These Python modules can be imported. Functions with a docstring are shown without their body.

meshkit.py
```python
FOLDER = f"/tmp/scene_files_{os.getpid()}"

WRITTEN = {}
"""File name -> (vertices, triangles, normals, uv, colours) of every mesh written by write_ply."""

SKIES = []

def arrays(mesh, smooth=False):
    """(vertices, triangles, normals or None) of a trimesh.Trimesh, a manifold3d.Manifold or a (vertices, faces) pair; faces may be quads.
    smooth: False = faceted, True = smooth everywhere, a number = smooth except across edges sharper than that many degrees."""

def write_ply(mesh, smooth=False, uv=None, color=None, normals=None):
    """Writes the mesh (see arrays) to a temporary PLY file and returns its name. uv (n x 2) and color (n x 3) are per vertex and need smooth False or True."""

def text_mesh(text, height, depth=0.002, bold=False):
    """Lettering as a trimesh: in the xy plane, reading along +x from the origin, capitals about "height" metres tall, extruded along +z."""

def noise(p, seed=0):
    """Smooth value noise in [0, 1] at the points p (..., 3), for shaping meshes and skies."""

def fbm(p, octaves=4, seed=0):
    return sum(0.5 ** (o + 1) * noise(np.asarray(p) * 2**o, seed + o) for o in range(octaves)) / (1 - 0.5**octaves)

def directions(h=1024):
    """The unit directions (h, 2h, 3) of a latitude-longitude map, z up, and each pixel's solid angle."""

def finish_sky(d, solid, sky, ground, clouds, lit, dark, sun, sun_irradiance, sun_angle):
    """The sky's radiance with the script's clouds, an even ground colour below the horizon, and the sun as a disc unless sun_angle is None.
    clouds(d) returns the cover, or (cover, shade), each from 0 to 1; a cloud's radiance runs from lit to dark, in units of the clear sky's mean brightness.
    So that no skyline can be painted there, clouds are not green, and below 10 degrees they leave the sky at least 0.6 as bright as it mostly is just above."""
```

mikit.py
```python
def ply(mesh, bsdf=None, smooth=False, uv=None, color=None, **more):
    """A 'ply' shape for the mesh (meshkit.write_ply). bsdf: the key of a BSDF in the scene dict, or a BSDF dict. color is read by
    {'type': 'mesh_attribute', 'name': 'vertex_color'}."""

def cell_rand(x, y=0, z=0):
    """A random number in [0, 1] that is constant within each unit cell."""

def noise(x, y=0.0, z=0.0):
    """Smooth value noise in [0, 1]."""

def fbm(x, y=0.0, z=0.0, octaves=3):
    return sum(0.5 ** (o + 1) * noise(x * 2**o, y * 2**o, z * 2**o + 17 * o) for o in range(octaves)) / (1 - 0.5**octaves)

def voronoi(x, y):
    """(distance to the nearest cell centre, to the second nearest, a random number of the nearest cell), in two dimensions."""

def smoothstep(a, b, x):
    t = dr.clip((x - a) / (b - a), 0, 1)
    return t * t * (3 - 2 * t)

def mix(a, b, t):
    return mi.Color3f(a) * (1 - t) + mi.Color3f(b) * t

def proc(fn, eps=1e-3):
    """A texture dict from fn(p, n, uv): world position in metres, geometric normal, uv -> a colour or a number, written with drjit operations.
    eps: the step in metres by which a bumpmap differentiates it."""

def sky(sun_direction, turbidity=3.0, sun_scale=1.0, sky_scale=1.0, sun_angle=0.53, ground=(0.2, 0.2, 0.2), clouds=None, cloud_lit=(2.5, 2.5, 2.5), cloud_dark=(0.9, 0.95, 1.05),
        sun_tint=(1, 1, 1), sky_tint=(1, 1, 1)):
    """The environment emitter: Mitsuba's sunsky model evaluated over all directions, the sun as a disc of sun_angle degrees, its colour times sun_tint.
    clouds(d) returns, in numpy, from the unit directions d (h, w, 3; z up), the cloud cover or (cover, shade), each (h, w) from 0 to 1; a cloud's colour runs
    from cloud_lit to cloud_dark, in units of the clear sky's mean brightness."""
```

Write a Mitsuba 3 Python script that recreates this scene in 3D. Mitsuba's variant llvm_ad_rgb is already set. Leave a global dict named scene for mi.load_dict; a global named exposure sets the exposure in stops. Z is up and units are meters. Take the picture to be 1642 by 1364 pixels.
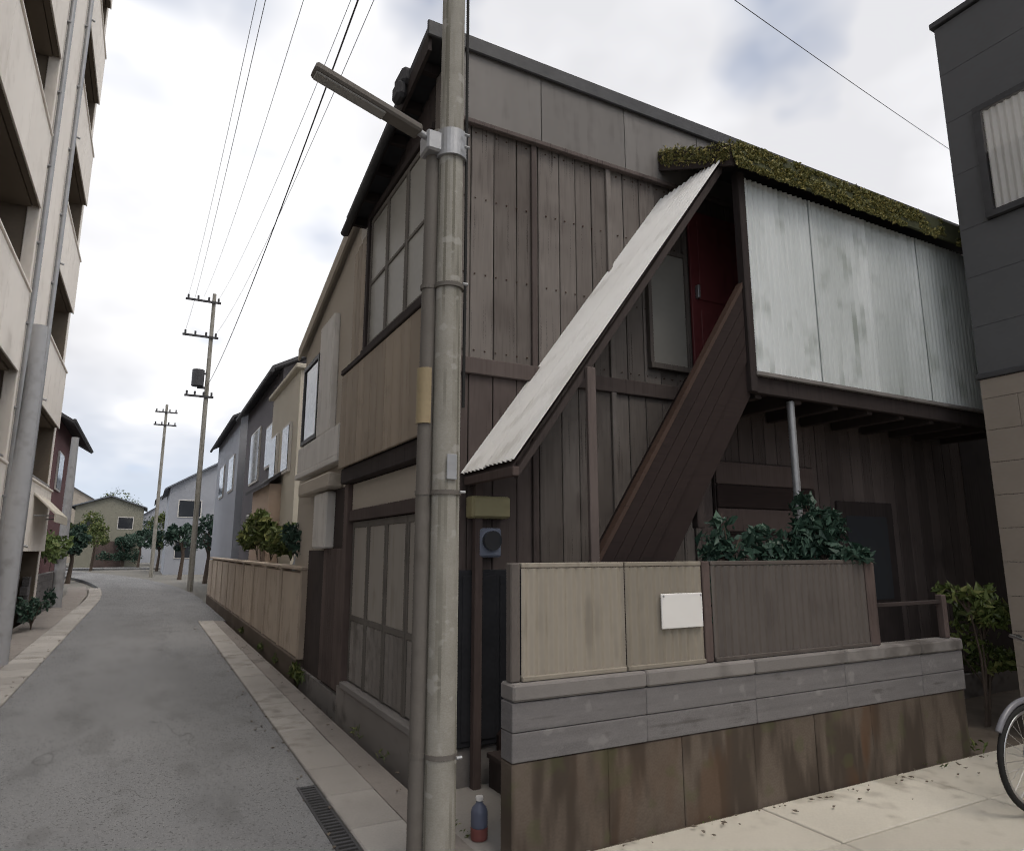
import math, random
import numpy as np, trimesh, drjit as dr, mitsuba as mi, mikit, meshkit
from mikit import noise, fbm, smoothstep, mix, cell_rand, voronoi
T = mi.ScalarTransform4f
scene, labels = {}, {}

# ------------------------------------------------------------------ camera, sky, exposure
F_PX, W_PX, H_PX, EYE = 1081.0, 1642.0, 1364.0, 1.6
PITCH, YAW = math.atan(200 / 1081.0), math.radians(28.07)
aim = np.array([math.sin(YAW) * math.cos(PITCH), math.cos(YAW) * math.cos(PITCH), math.sin(PITCH)])
eye = np.array([0, 0, EYE])
RIGHT = np.array([math.cos(YAW), -math.sin(YAW), 0.0])
UP = np.cross(RIGHT, aim)
scene['camera'] = {'type': 'perspective', 'fov_axis': 'x', 'fov': math.degrees(2 * math.atan(W_PX / 2 / F_PX)),
                   'near_clip': 0.05, 'far_clip': 3000.0,
                   'to_world': T().look_at(origin=eye.tolist(), target=(eye + aim).tolist(), up=[0, 0, 1])}


def clouds(d):
    el = np.clip(d[..., 2], 0.02, 1)
    q = np.stack([d[..., 0] / (el + 0.35), d[..., 1] / (el + 0.35), el * 0.6], -1)
    a = meshkit.fbm(q * 1.9 + 3.1, 5, 4)
    b = meshkit.fbm(q * 3.1 + 9.7, 5, 21)
    cover = np.clip((a - 0.25) / 0.14, 0, 1)
    w = meshkit.fbm(q * 7.0 + 2.2, 4, 33) - 0.5
    for u, v, r, k in ((1235, 0, 0.09, 0.5), (690, 5, 0.07, 0.7), (1195, 110, 0.05, 0.25), (520, 385, 0.06, 0.35), (400, 10, 0.05, 0.35)):
        g = (u - 821) * RIGHT - (v - 682) * UP + F_PX * aim
        g = g / np.linalg.norm(g)
        ang = np.arccos(np.clip(d @ g, -1, 1)) / r
        cover = cover * (1 - k * np.clip(1.25 - ang + w * 2.2, 0, 1))
    low = np.clip((0.26 - d[..., 2]) / 0.22, 0, 1)
    cover = cover * (1 - 0.45 * low * np.clip((b - 0.35) * 4, 0, 1))
    shade = np.clip((b - 0.36) / 0.30, 0, 1)
    return cover, shade


SUN = (0.10, -0.50, 0.86)
scene['sky'] = mikit.sky(SUN, turbidity=3, sun_scale=0.3, sun_angle=30, clouds=clouds,
                         cloud_lit=(3.3, 3.3, 3.35), cloud_dark=(2.4, 2.4, 2.48), sun_tint=(0.88, 0.95, 1.08))
exposure = 1.82


# ------------------------------------------------------------------ helpers
def numbered(key):
    if key not in used:
        used.add(key)
        return key
    n = count.get(key, 0)
    while True:
        n += 1
        k = f'{key}_{n:03d}'
        if k not in used:
            count[key] = n
            used.add(k)
            return k


used, count = set(), {}
rng = random.Random(7)


def thing(name, label=None, cat=None, group=None, kind=None):
    key = numbered(name)
    labels[key] = {}
    if label: labels[key]['label'] = label
    if cat: labels[key]['category'] = cat
    if group: labels[key]['group'] = group
    if kind: labels[key]['kind'] = kind
    return key


def part(parent, name, mesh, mat, tone=None, smooth=False, label=None, kind=None):
    key = numbered(parent + '__' + name)
    put(key, mesh, mat, tone, smooth)
    if label or kind:
        labels[key] = {}
        if label: labels[key]['label'] = label
        if kind: labels[key]['kind'] = kind
    return key


def put(key, mesh, mat, tone=None, smooth=False):
    if isinstance(mesh, list): mesh = trimesh.util.concatenate(mesh)
    if tone is None: tone = rng.random()
    v, f, n = meshkit.arrays(mesh, smooth if smooth is True else False) if not smooth or smooth is True else (None,) * 3
    if smooth and smooth is not True:
        scene[key] = mikit.ply(mesh, mat, smooth=smooth)
        return
    m = trimesh.Trimesh(v, f, process=False)
    uv = np.tile([[tone, 0.5]], (len(v), 1))
    scene[key] = mikit.ply(m, mat, smooth=smooth, uv=uv)


def struct(name, mesh, mat, tone=0.5, smooth=False, kind='structure', label=None):
    key = numbered(name)
    put(key, mesh, mat, tone, smooth)
    labels[key] = {'kind': kind}
    if label: labels[key]['label'] = label
    return key


def bx(x0, x1, y0, y1, z0, z1, bev=0.0):
    x0, x1 = sorted((x0, x1)); y0, y1 = sorted((y0, y1)); z0, z1 = sorted((z0, z1))
    if bev <= 0:
        m = trimesh.creation.box(extents=[x1 - x0, y1 - y0, z1 - z0])
    else:
        c = min(bev, (x1 - x0) / 2.2, (y1 - y0) / 2.2, (z1 - z0) / 2.2)
        hx, hy, hz = (x1 - x0) / 2, (y1 - y0) / 2, (z1 - z0) / 2
        pts = []
        for sx in (-1, 1):
            for sy in (-1, 1):
                for sz in (-1, 1):
                    pts += [[sx * (hx - c), sy * (hy - c), sz * hz], [sx * (hx - c), sy * hy, sz * (hz - c)], [sx * hx, sy * (hy - c), sz * (hz - c)]]
        m = trimesh.convex.convex_hull(np.array(pts))
    m.apply_translation([(x0 + x1) / 2, (y0 + y1) / 2, (z0 + z1) / 2])
    return m


def tube(pts, r, sides=8, r1=None):
    pts = np.asarray(pts, float)
    rr = np.linspace(r, r if r1 is None else r1, len(pts))
    t = np.gradient(pts, axis=0); t /= np.linalg.norm(t, axis=1, keepdims=True) + 1e-12
    ref = np.array([0.0, 0, 1]) if abs(t[0, 2]) < 0.9 else np.array([1.0, 0, 0])
    a = np.cross(t, ref); a /= np.linalg.norm(a, axis=1, keepdims=True) + 1e-12
    b = np.cross(t, a); ang = np.arange(sides) * 2 * np.pi / sides
    v = (pts[:, None] + rr[:, None, None] * (np.cos(ang)[None, :, None] * a[:, None] + np.sin(ang)[None, :, None] * b[:, None])).reshape(-1, 3)
    f = []
    for i in range(len(pts) - 1):
        for j in range(sides):
            k = (j + 1) % sides
            f += [[i * sides + j, i * sides + k, (i + 1) * sides + k], [i * sides + j, (i + 1) * sides + k, (i + 1) * sides + j]]
    n = len(v)
    v = np.vstack([v, pts[:1], pts[-1:]])
    for j in range(sides):
        k = (j + 1) % sides
        f += [[n, k, j], [n + 1, (len(pts) - 1) * sides + j, (len(pts) - 1) * sides + k]]
    return trimesh.Trimesh(v, f[::1], process=False)


def prism(poly, axis, a0, a1):
    """Extrude a 2D outline (list of 2-tuples) along an axis: 'x' outline is (y,z); 'y' outline is (x,z); 'z' outline is (x,y)."""
    from shapely.geometry import Polygon
    m = trimesh.creation.extrude_polygon(Polygon(poly), a1 - a0, engine='earcut')
    v = np.array(m.vertices)
    if axis == 'y': v = np.stack([v[:, 0], v[:, 2] + a0, v[:, 1]], 1)
    elif axis == 'x': v = np.stack([v[:, 2] + a0, v[:, 0], v[:, 1]], 1)
    else: v = np.stack([v[:, 0], v[:, 1], v[:, 2] + a0], 1)
    m = trimesh.Trimesh(v, m.faces, process=False)
    m.fix_normals()
    return m


def corrugated(o, across, along, period=0.063, amp=0.008, thick=0.004, per=8, rows=1, sag=0.0):
    """Closed corrugated sheet from corner o; ribs run along `along`."""
    o, A, L = (np.asarray(q, float) for q in (o, across, along))
    n = np.cross(A, L); n /= np.linalg.norm(n)
    w = np.linalg.norm(A); nu = max(2, int(w / period * per))
    u = np.linspace(0, 1, nu + 1); s = np.linspace(0, 1, rows + 1)
    h = amp * np.sin(u * w / period * 2 * np.pi)
    top = o + u[:, None, None] * A + s[None, :, None] * L + h[:, None, None] * n - sag * (4 * s * (1 - s))[None, :, None] * n
    bot = top - n * thick
    N = (nu + 1) * (rows + 1)
    v = np.vstack([top.reshape(-1, 3), bot.reshape(-1, 3)])
    idx = np.arange(N).reshape(nu + 1, rows + 1)
    f = []
    for i in range(nu):
        for j in range(rows):
            a, b, c, d = idx[i, j], idx[i + 1, j], idx[i + 1, j + 1], idx[i, j + 1]
            f += [[a, b, c], [a, c, d], [a + N, c + N, b + N], [a + N, d + N, c + N]]
    for i in range(nu):
        for j, fl in ((0, 0), (rows, 1)):
            a, b = idx[i, j], idx[i + 1, j]
            q = [[a, a + N, b + N], [a, b + N, b]]
            f += q if not fl else [t[::-1] for t in q]
    for j in range(rows):
        for i, fl in ((0, 1), (nu, 0)):
            a, b = idx[i, j], idx[i, j + 1]
            q = [[a, a + N, b + N], [a, b + N, b]]
            f += q if not fl else [t[::-1] for t in q]
    return trimesh.Trimesh(v, f, process=False)


def leaves(c, rad, n, size, seed, fill=0.5, aspect=0.5, up=0.3, thresh=0.42):
    """Leaf-sized folded faces through a lumpy volume."""
    R = np.random.default_rng(seed)
    V = []; c = np.asarray(c, float); rad = np.asarray(rad, float)
    pts = np.zeros((0, 3))
    while len(pts) < n:
        q = R.normal(size=(n * 3, 3)); q /= np.linalg.norm(q, axis=1, keepdims=True)
        q *= (fill + (1 - fill) * R.random((len(q), 1))) ** 0.6
        w = c + q * rad * (0.75 + 0.5 * meshkit.noise(q * 2.3 + seed)[:, None])
        keep = meshkit.fbm(w / (np.mean(rad) * 0.35) + seed * 3.7, 2, seed) > thresh
        pts = np.vstack([pts, w[keep]])
    pts = pts[:n]
    out = (pts - c) / rad; out /= np.linalg.norm(out, axis=1, keepdims=True) + 1e-9
    d = out * 0.6 + R.normal(size=(n, 3)) * 0.7 + np.array([0, 0, up]) * 0.5
    d /= np.linalg.norm(d, axis=1, keepdims=True)
    nn = R.normal(size=(n, 3)) + np.array([0, 0, 1.0]); sd = np.cross(d, nn); sd /= np.linalg.norm(sd, axis=1, keepdims=True) + 1e-9
    nn = np.cross(sd, d)
    s = size * (0.4 + 1.2 * R.random((n, 1)) ** 1.5)
    base, tip = pts - d * s * 0.5, pts + d * s * 0.5 - nn * s * 0.12
    l, r = pts + sd * s * aspect * 0.5 + nn * s * 0.08, pts - sd * s * aspect * 0.5 + nn * s * 0.08
    V = np.stack([base, l, tip, r], 1).reshape(-1, 3)
    k = np.arange(n) * 4
    f = np.vstack([np.stack([k, k + 2, k + 1], 1), np.stack([k, k + 3, k + 2], 1)])
    m = trimesh.Trimesh(V, f, process=False)
    tone = np.repeat(R.random(n), 4)
    return m, tone


def put_leaves(key, mt, mat):
    m, tone = mt
    scene[key] = mikit.ply(m, mat, uv=np.stack([tone, tone * 0 + 0.5], 1))
    used.add(key)


def leaf_part(parent, name, mt, mat, kind=None):
    key = numbered(parent + '__' + name)
    put_leaves(key, mt, mat)
    if kind: labels[key] = {'kind': kind}
    return key


def cat(*ms):
    flat = []
    for m in ms: flat += m if isinstance(m, list) else [m]
    return trimesh.util.concatenate(flat)


# ------------------------------------------------------------------ materials
def mat(key, color, rough=0.8, metallic=0.0, spec=0.3, bump=None, bscale=0.002, two=True):
    b = {'type': 'principled', 'roughness': rough, 'metallic': metallic, 'specular': spec,
         'base_color': mikit.proc(color) if callable(color) else {'type': 'rgb', 'value': list(color)}}
    if bump: b = {'type': 'bumpmap', 'scale': bscale, 'arbitrary': mikit.proc(bump), 'bsdf': b}
    scene[key] = {'type': 'twosided', 'bsdf': b} if two else b


def speck(p, s): return noise(p.x * s, p.y * s, p.z * s)
def blot(p, s, o=3): return fbm(p.x * s, p.y * s, p.z * s, o)


def wood(c0, c1, c2, axis='z'):
    def fn(p, n, uv):
        k = {'x': (3.0, 55.0, 55.0), 'y': (55.0, 3.0, 55.0), 'z': (55.0, 55.0, 3.0)}[axis]
        g = fbm(p.x * k[0] + uv.x * 91, p.y * k[1] + uv.x * 37, p.z * k[2], 3)
        w = blot(p, 2.6, 3)
        c = mix(c0, c1, dr.clip(g * 0.7 + uv.x * 0.6 - 0.12, 0, 1))
        c = mix(c, c2, 0.7 * smoothstep(0.5, 0.8, w * 0.55 + g * 0.45))
        k2 = {'x': (1.2, 190.0, 190.0), 'y': (190.0, 1.2, 190.0), 'z': (190.0, 190.0, 1.2)}[axis]
        crack = noise(p.x * k2[0] + uv.x * 31, p.y * k2[1], p.z * k2[2])
        return mix(c, (0.018, 0.014, 0.013), 0.75 * smoothstep(0.83, 0.93, crack))
    return fn


def plaster(c0, c1, s=1.5, f=40.0, tone=0.25):
    def fn(p, n, uv):
        w = blot(p, s, 4); g = speck(p, f)
        return mix(c0, c1, dr.clip(w * 0.9 + g * 0.25 + (uv.x - 0.5) * tone - 0.1, 0, 1))
    return fn


def streaked(c0, c1, c2, s=9.0, amt=1.0):
    """Sheet metal with run marks of grime that hang down from laps and fixings."""
    def fn(p, n, uv):
        u = p.x + p.y
        r = fbm(u * s, p.z * 0.7 + 3, uv.x * 11, 4)
        r2 = fbm(u * s * 3.3, p.z * 1.7, 4.0, 3)
        w = blot(p, 5.0, 3)
        c = mix(c0, c1, dr.clip(r * 1.3 - 0.25 + (uv.x - 0.5) * 0.9, 0, 1))
        return mix(c, c2, amt * smoothstep(0.5, 0.78, r2 * 0.55 + w * 0.45))
    return fn


def asphalt_c(p, n, uv):
    g = noise(p.x * 260, p.y * 260, 0.0); g2 = noise(p.x * 110, p.y * 110, 3.0)
    w = fbm(p.x * 0.55, p.y * 0.28, 1.0, 4); w2 = fbm(p.x * 2.6, p.y * 1.6, 7.0, 3)
    c = mix((0.13, 0.133, 0.139), (0.205, 0.208, 0.214), dr.clip(w * 0.8 + w2 * 0.45 - 0.2, 0, 1))
    c = mix(c, (0.30, 0.29, 0.28), smoothstep(0.70, 0.92, g) * 0.5)
    c = mix(c, (0.035, 0.035, 0.036), smoothstep(0.68, 0.9, g2) * 0.6)
    wear = fbm(p.x * 0.9 + 4.0, p.y * 0.12, 5.0, 3)
    c = c * (0.78 + 0.44 * wear)
    c = mix(c, (0.075, 0.074, 0.073), 0.3 * smoothstep(0.55, 0.8, fbm(p.x * 5.0, p.y * 2.2, 19.0, 4)))
    crack = dr.abs(fbm(p.x * 1.3, p.y * 0.6, 11.0, 4) - 0.5)
    return mix(c, (0.045, 0.044, 0.043), (1 - smoothstep(0.001, 0.006, crack)) * 0.6 * smoothstep(0.45, 0.6, w))


def asphalt_b(p, n, uv): return noise(p.x * 190, p.y * 190, 0.0) + 0.6 * noise(p.x * 70, p.y * 70, 2.0)


def concrete_c(c0, c1, stain, amt=0.7):
    def fn(p, n, uv):
        w = blot(p, 1.1, 4); g = speck(p, 130.0); m = blot(p, 7.0, 3)
        c = mix(c0, c1, dr.clip(w * 0.9 + (uv.x - 0.5) * 0.5 + (g - 0.5) * 0.25, 0, 1))
        return mix(c, stain, amt * smoothstep(0.5, 0.74, m * 0.5 + w * 0.5))
    return fn


def stained_wall(p, n, uv):
    """Old concrete: dark lichen, brown run marks and rust bleeding from the ties."""
    w = blot(p, 2.2, 4); g = speck(p, 120.0)
    run = fbm(p.x * 7.0, 5.0, p.z * 1.1, 4)
    c = mix((0.075, 0.058, 0.046), (0.145, 0.118, 0.095), dr.clip(w + (g - 0.5) * 0.35, 0, 1))
    c = mix(c, (0.045, 0.034, 0.026), 0.8 * smoothstep(0.42, 0.62, run))
    rust = noise(p.x * 2.1 + 3.3, 0.0, p.z * 0.5)
    c = mix(c, (0.095, 0.05, 0.026), 0.75 * smoothstep(0.5, 0.75, rust) * smoothstep(0.35, 0.6, fbm(p.x * 9.0, 1.0, p.z * 2.0, 3)))
    return mix(c, (0.075, 0.085, 0.035), 0.35 * smoothstep(0.62, 0.76, blot(p, 6.3, 3)))


mat('asphalt', asphalt_c, 0.92, bump=asphalt_b, bscale=0.0016)
mat('gutter_concrete', concrete_c((0.22, 0.208, 0.195), (0.36, 0.345, 0.325), (0.13, 0.118, 0.105)), 0.9)
mat('apron_concrete', concrete_c((0.16, 0.145, 0.134), (0.26, 0.24, 0.225), (0.09, 0.08, 0.068)), 0.9)
mat('lot_concrete', concrete_c((0.42, 0.395, 0.34), (0.58, 0.55, 0.475), (0.30, 0.275, 0.225), 0.8), 0.9)
mat('soil', plaster((0.07, 0.055, 0.042), (0.15, 0.125, 0.10), 4.0, 90.0), 0.95)
mat('earth', plaster((0.09, 0.088, 0.08), (0.16, 0.155, 0.145), 0.2, 20.0), 0.95)
mat('wall_stained', stained_wall, 0.92)
def formed(p, n, uv):
    w = fbm(p.x * 1.3 + uv.x * 9, p.y, p.z * 26.0, 4); m = blot(p, 5.0, 4); g = speck(p, 150.0)
    c = mix((0.105, 0.10, 0.10), (0.21, 0.20, 0.202), dr.clip(w * 0.75 + m * 0.45 + (g - .5) * .35 - 0.12, 0, 1))
    c = mix(c, (0.055, 0.05, 0.046), 0.7 * smoothstep(0.56, 0.72, w * .5 + m * .5))
    return mix(c, (0.29, 0.28, 0.275), 0.35 * smoothstep(0.62, 0.75, blot(p, 11.0, 3)))


mat('wall_grey', formed, 0.92, bump=lambda p, n, uv: fbm(p.x * 4.0, p.y * 40.0, p.z * 40.0, 3), bscale=0.004)
mat('wall_cap', concrete_c((0.15, 0.14, 0.135), (0.24, 0.225, 0.215), (0.08, 0.072, 0.066), 0.85), 0.9)
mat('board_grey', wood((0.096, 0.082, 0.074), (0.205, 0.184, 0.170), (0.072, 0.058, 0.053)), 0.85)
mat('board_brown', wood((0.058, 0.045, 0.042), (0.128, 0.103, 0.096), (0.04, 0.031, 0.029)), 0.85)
mat('mossy_board', plaster((0.045, 0.05, 0.03), (0.10, 0.105, 0.055), 9.0, 80.0), 0.95)
mat('door_board', streaked((0.27, 0.248, 0.222), (0.34, 0.315, 0.285), (0.20, 0.18, 0.155), 5.0, 0.6), 0.7)
mat('added_curtain_cloth', (0.55, 0.54, 0.52), 0.9)
mat('rust', (0.05, 0.028, 0.018), 0.9)
mat('gap_shade_black', plaster((0.012, 0.013, 0.016), (0.026, 0.027, 0.032), 5.0, 50.0), 0.6)
mat('board_dark', wood((0.022, 0.017, 0.017), (0.06, 0.046, 0.043), (0.016, 0.012, 0.012)), 0.8)
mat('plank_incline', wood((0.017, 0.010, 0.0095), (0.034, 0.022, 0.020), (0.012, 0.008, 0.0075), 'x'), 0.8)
mat('post_brown', wood((0.05, 0.036, 0.034), (0.12, 0.09, 0.082), (0.032, 0.024, 0.023)), 0.8)
mat('fascia_sheet', streaked((0.155, 0.145, 0.138), (0.20, 0.188, 0.18), (0.11, 0.10, 0.095), 5.0, 0.7), 0.6)
mat('sheet_brown', streaked((0.245, 0.197, 0.148), (0.325, 0.263, 0.20), (0.18, 0.142, 0.105), 6.0, 0.6), 0.6)
mat('sheet_pale', streaked((0.40, 0.43, 0.42), (0.62, 0.65, 0.65), (0.22, 0.25, 0.22), 2.4, 0.75), 0.5)
mat('sheet_white', streaked((0.56, 0.555, 0.54), (0.70, 0.70, 0.69), (0.42, 0.41, 0.385), 2.0, 0.6), 0.5)
mat('sheet_tan', streaked((0.235, 0.21, 0.172), (0.31, 0.278, 0.23), (0.18, 0.16, 0.13), 8.0, 0.6), 0.55)
mat('sheet_dark', streaked((0.085, 0.073, 0.066), (0.12, 0.105, 0.096), (0.066, 0.055, 0.05), 8.0, 0.6), 0.55)
def pole_c(p, n, uv):
    a = dr.atan2(n.y, n.x)
    run = fbm(a * 3.0, 2.0, p.z * 0.8, 4); m = blot(p, 6.0, 4); g = speck(p, 170.0)
    c = mix((0.225, 0.213, 0.185), (0.335, 0.322, 0.288), dr.clip(m * 0.9 + (g - .5) * .5, 0, 1))
    c = mix(c, (0.125, 0.118, 0.092), 0.75 * smoothstep(0.52, 0.72, run))
    return mix(c, (0.40, 0.39, 0.365), 0.5 * smoothstep(0.63, 0.72, blot(p, 13.0, 3)))


mat('pole_grey', pole_c, 0.8)
mat('conduit', concrete_c((0.11, 0.10, 0.09), (0.16, 0.145, 0.13), (0.075, 0.066, 0.056), 0.6), 0.7)
mat('galvanised', plaster((0.28, 0.285, 0.295), (0.40, 0.405, 0.42), 9.0, 60.0), 0.45, 0.5)
mat('dark_metal', plaster((0.035, 0.035, 0.038), (0.07, 0.07, 0.075), 8.0, 60.0), 0.5)
mat('black_rubber', (0.018, 0.018, 0.018), 0.8)
mat('chrome', (0.55, 0.55, 0.56), 0.25, 1.0)
mat('bike_paint', (0.16, 0.16, 0.18), 0.3, 0.0, 0.6)
mat('cream', plaster((0.40, 0.37, 0.31), (0.52, 0.485, 0.415), 0.8, 40.0), 0.85)
mat('beige_wall', plaster((0.34, 0.305, 0.26), (0.44, 0.395, 0.34), 0.9, 40.0), 0.85)
mat('pale_paint', streaked((0.54, 0.52, 0.495), (0.64, 0.62, 0.59), (0.38, 0.36, 0.33), 6.0, 0.5), 0.6)
mat('pink_wall', streaked((0.35, 0.29, 0.235), (0.45, 0.38, 0.31), (0.24, 0.19, 0.155), 3.0, 0.6), 0.85)
mat('apartment_pale', streaked((0.69, 0.64, 0.58), (0.78, 0.73, 0.665), (0.55, 0.50, 0.44), 1.2, 0.5), 0.8)
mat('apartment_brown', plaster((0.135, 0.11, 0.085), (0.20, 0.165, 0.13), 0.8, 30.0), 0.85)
mat('cladding', plaster((0.076, 0.077, 0.082), (0.10, 0.101, 0.106), 2.0, 50.0, 0.12), 0.55)
mat('taupe_tile', plaster((0.235, 0.20, 0.168), (0.305, 0.262, 0.222), 2.5, 60.0, 0.15), 0.75)
mat('frosted', plaster((0.25, 0.245, 0.235), (0.34, 0.33, 0.31), 1.2, 20.0), 0.28, 0.0, 0.5)
scene['glass_sheet'] = {'type': 'thindielectric', 'int_ior': 1.52}
mat('ground_glass', plaster((0.24, 0.235, 0.215), (0.32, 0.31, 0.285), 1.6, 30.0, 0.5), 0.42, 0.0, 0.4)
mat('dark_pane', (0.03, 0.034, 0.04), 0.06, 0.0, 0.6)
mat('steel_paint', concrete_c((0.36, 0.365, 0.38), (0.43, 0.435, 0.45), (0.21, 0.205, 0.2), 0.5), 0.55)
mat('white_plate', (0.72, 0.71, 0.69), 0.45)
mat('yellow_plate', plaster((0.27, 0.215, 0.13), (0.36, 0.285, 0.17), 6.0, 60.0), 0.5)
mat('olive_box', plaster((0.26, 0.235, 0.135), (0.33, 0.30, 0.175), 6.0, 60.0), 0.55)
mat('blue_grey_box', (0.16, 0.18, 0.235), 0.5)
mat('red_door', streaked((0.15, 0.036, 0.040), (0.20, 0.05, 0.052), (0.10, 0.025, 0.028), 5.0, 0.6), 0.5)
mat('orange_wood', wood((0.04, 0.024, 0.019), (0.07, 0.043, 0.033), (0.03, 0.018, 0.014), 'x'), 0.6)
mat('roof_dark', plaster((0.045, 0.045, 0.05), (0.085, 0.085, 0.092), 3.0, 40.0, 0.6), 0.7)
mat('roof_blue', plaster((0.13, 0.145, 0.17), (0.2, 0.215, 0.245), 3.0, 40.0, 0.6), 0.7)
mat('grey_render', plaster((0.27, 0.285, 0.32), (0.37, 0.385, 0.42), 0.6, 20.0), 0.85)
mat('dark_render', plaster((0.09, 0.085, 0.095), (0.15, 0.14, 0.15), 0.6, 20.0), 0.85)
mat('red_render', plaster((0.10, 0.055, 0.06), (0.17, 0.09, 0.09), 0.6, 20.0), 0.85)
mat('olive_render', plaster((0.19, 0.185, 0.15), (0.25, 0.245, 0.20), 0.6, 20.0), 0.85)
mat('salmon', plaster((0.42, 0.32, 0.25), (0.52, 0.41, 0.33), 0.6, 20.0), 0.85)
mat('blue_plastic', (0.11, 0.125, 0.18), 0.4)
mat('red_plastic', (0.20, 0.075, 0.068), 0.4)
mat('bark', plaster((0.06, 0.045, 0.035), (0.13, 0.10, 0.08), 9.0, 60.0), 0.95)


def leafmat(key, a, b, c):
    def fn(p, n, uv): return mix(mix(a, b, uv.x), c, smoothstep(0.72, 0.95, uv.x))
    scene[key] = {'type': 'twosided', 'bsdf': {'type': 'principled', 'base_color': mikit.proc(fn), 'roughness': 0.5, 'specular': 0.35}}


leafmat('leaf_dark', (0.020, 0.044, 0.032), (0.042, 0.085, 0.06), (0.085, 0.14, 0.10))
leafmat('leaf_mid', (0.05, 0.075, 0.02), (0.11, 0.14, 0.04), (0.19, 0.20, 0.07))
leafmat('leaf_bright', (0.07, 0.11, 0.03), (0.15, 0.21, 0.07), (0.24, 0.28, 0.12))
leafmat('moss_leaf', (0.085, 0.095, 0.035), (0.25, 0.23, 0.075), (0.40, 0.34, 0.13))

# ------------------------------------------------------------------ ground, road
struct('ground', bx(-600, 600, -60, 1500, -0.35, -0.16), 'earth')


def bend(y): return -0.0042 * max(0.0, y - 24.0) ** 2


def ribbon(xa, xb, ys, z, thick=0.14):
    out = []
    for y0, y1 in zip(ys[:-1], ys[1:]):
        a, b = bend(y0), bend(y1)
        v = [[xa + a, y0, z], [xb + a, y0, z], [xb + b, y1, z], [xa + b, y1, z]]
        v += [[q[0], q[1], z - thick] for q in v]
        f = [[0, 1, 2], [0, 2, 3], [0, 4, 5], [0, 5, 1], [3, 2, 6], [3, 6, 7], [0, 3, 7], [0, 7, 4], [1, 5, 6], [1, 6, 2]]
        out.append(trimesh.Trimesh(v, f, process=False))
    return cat(out)


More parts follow.
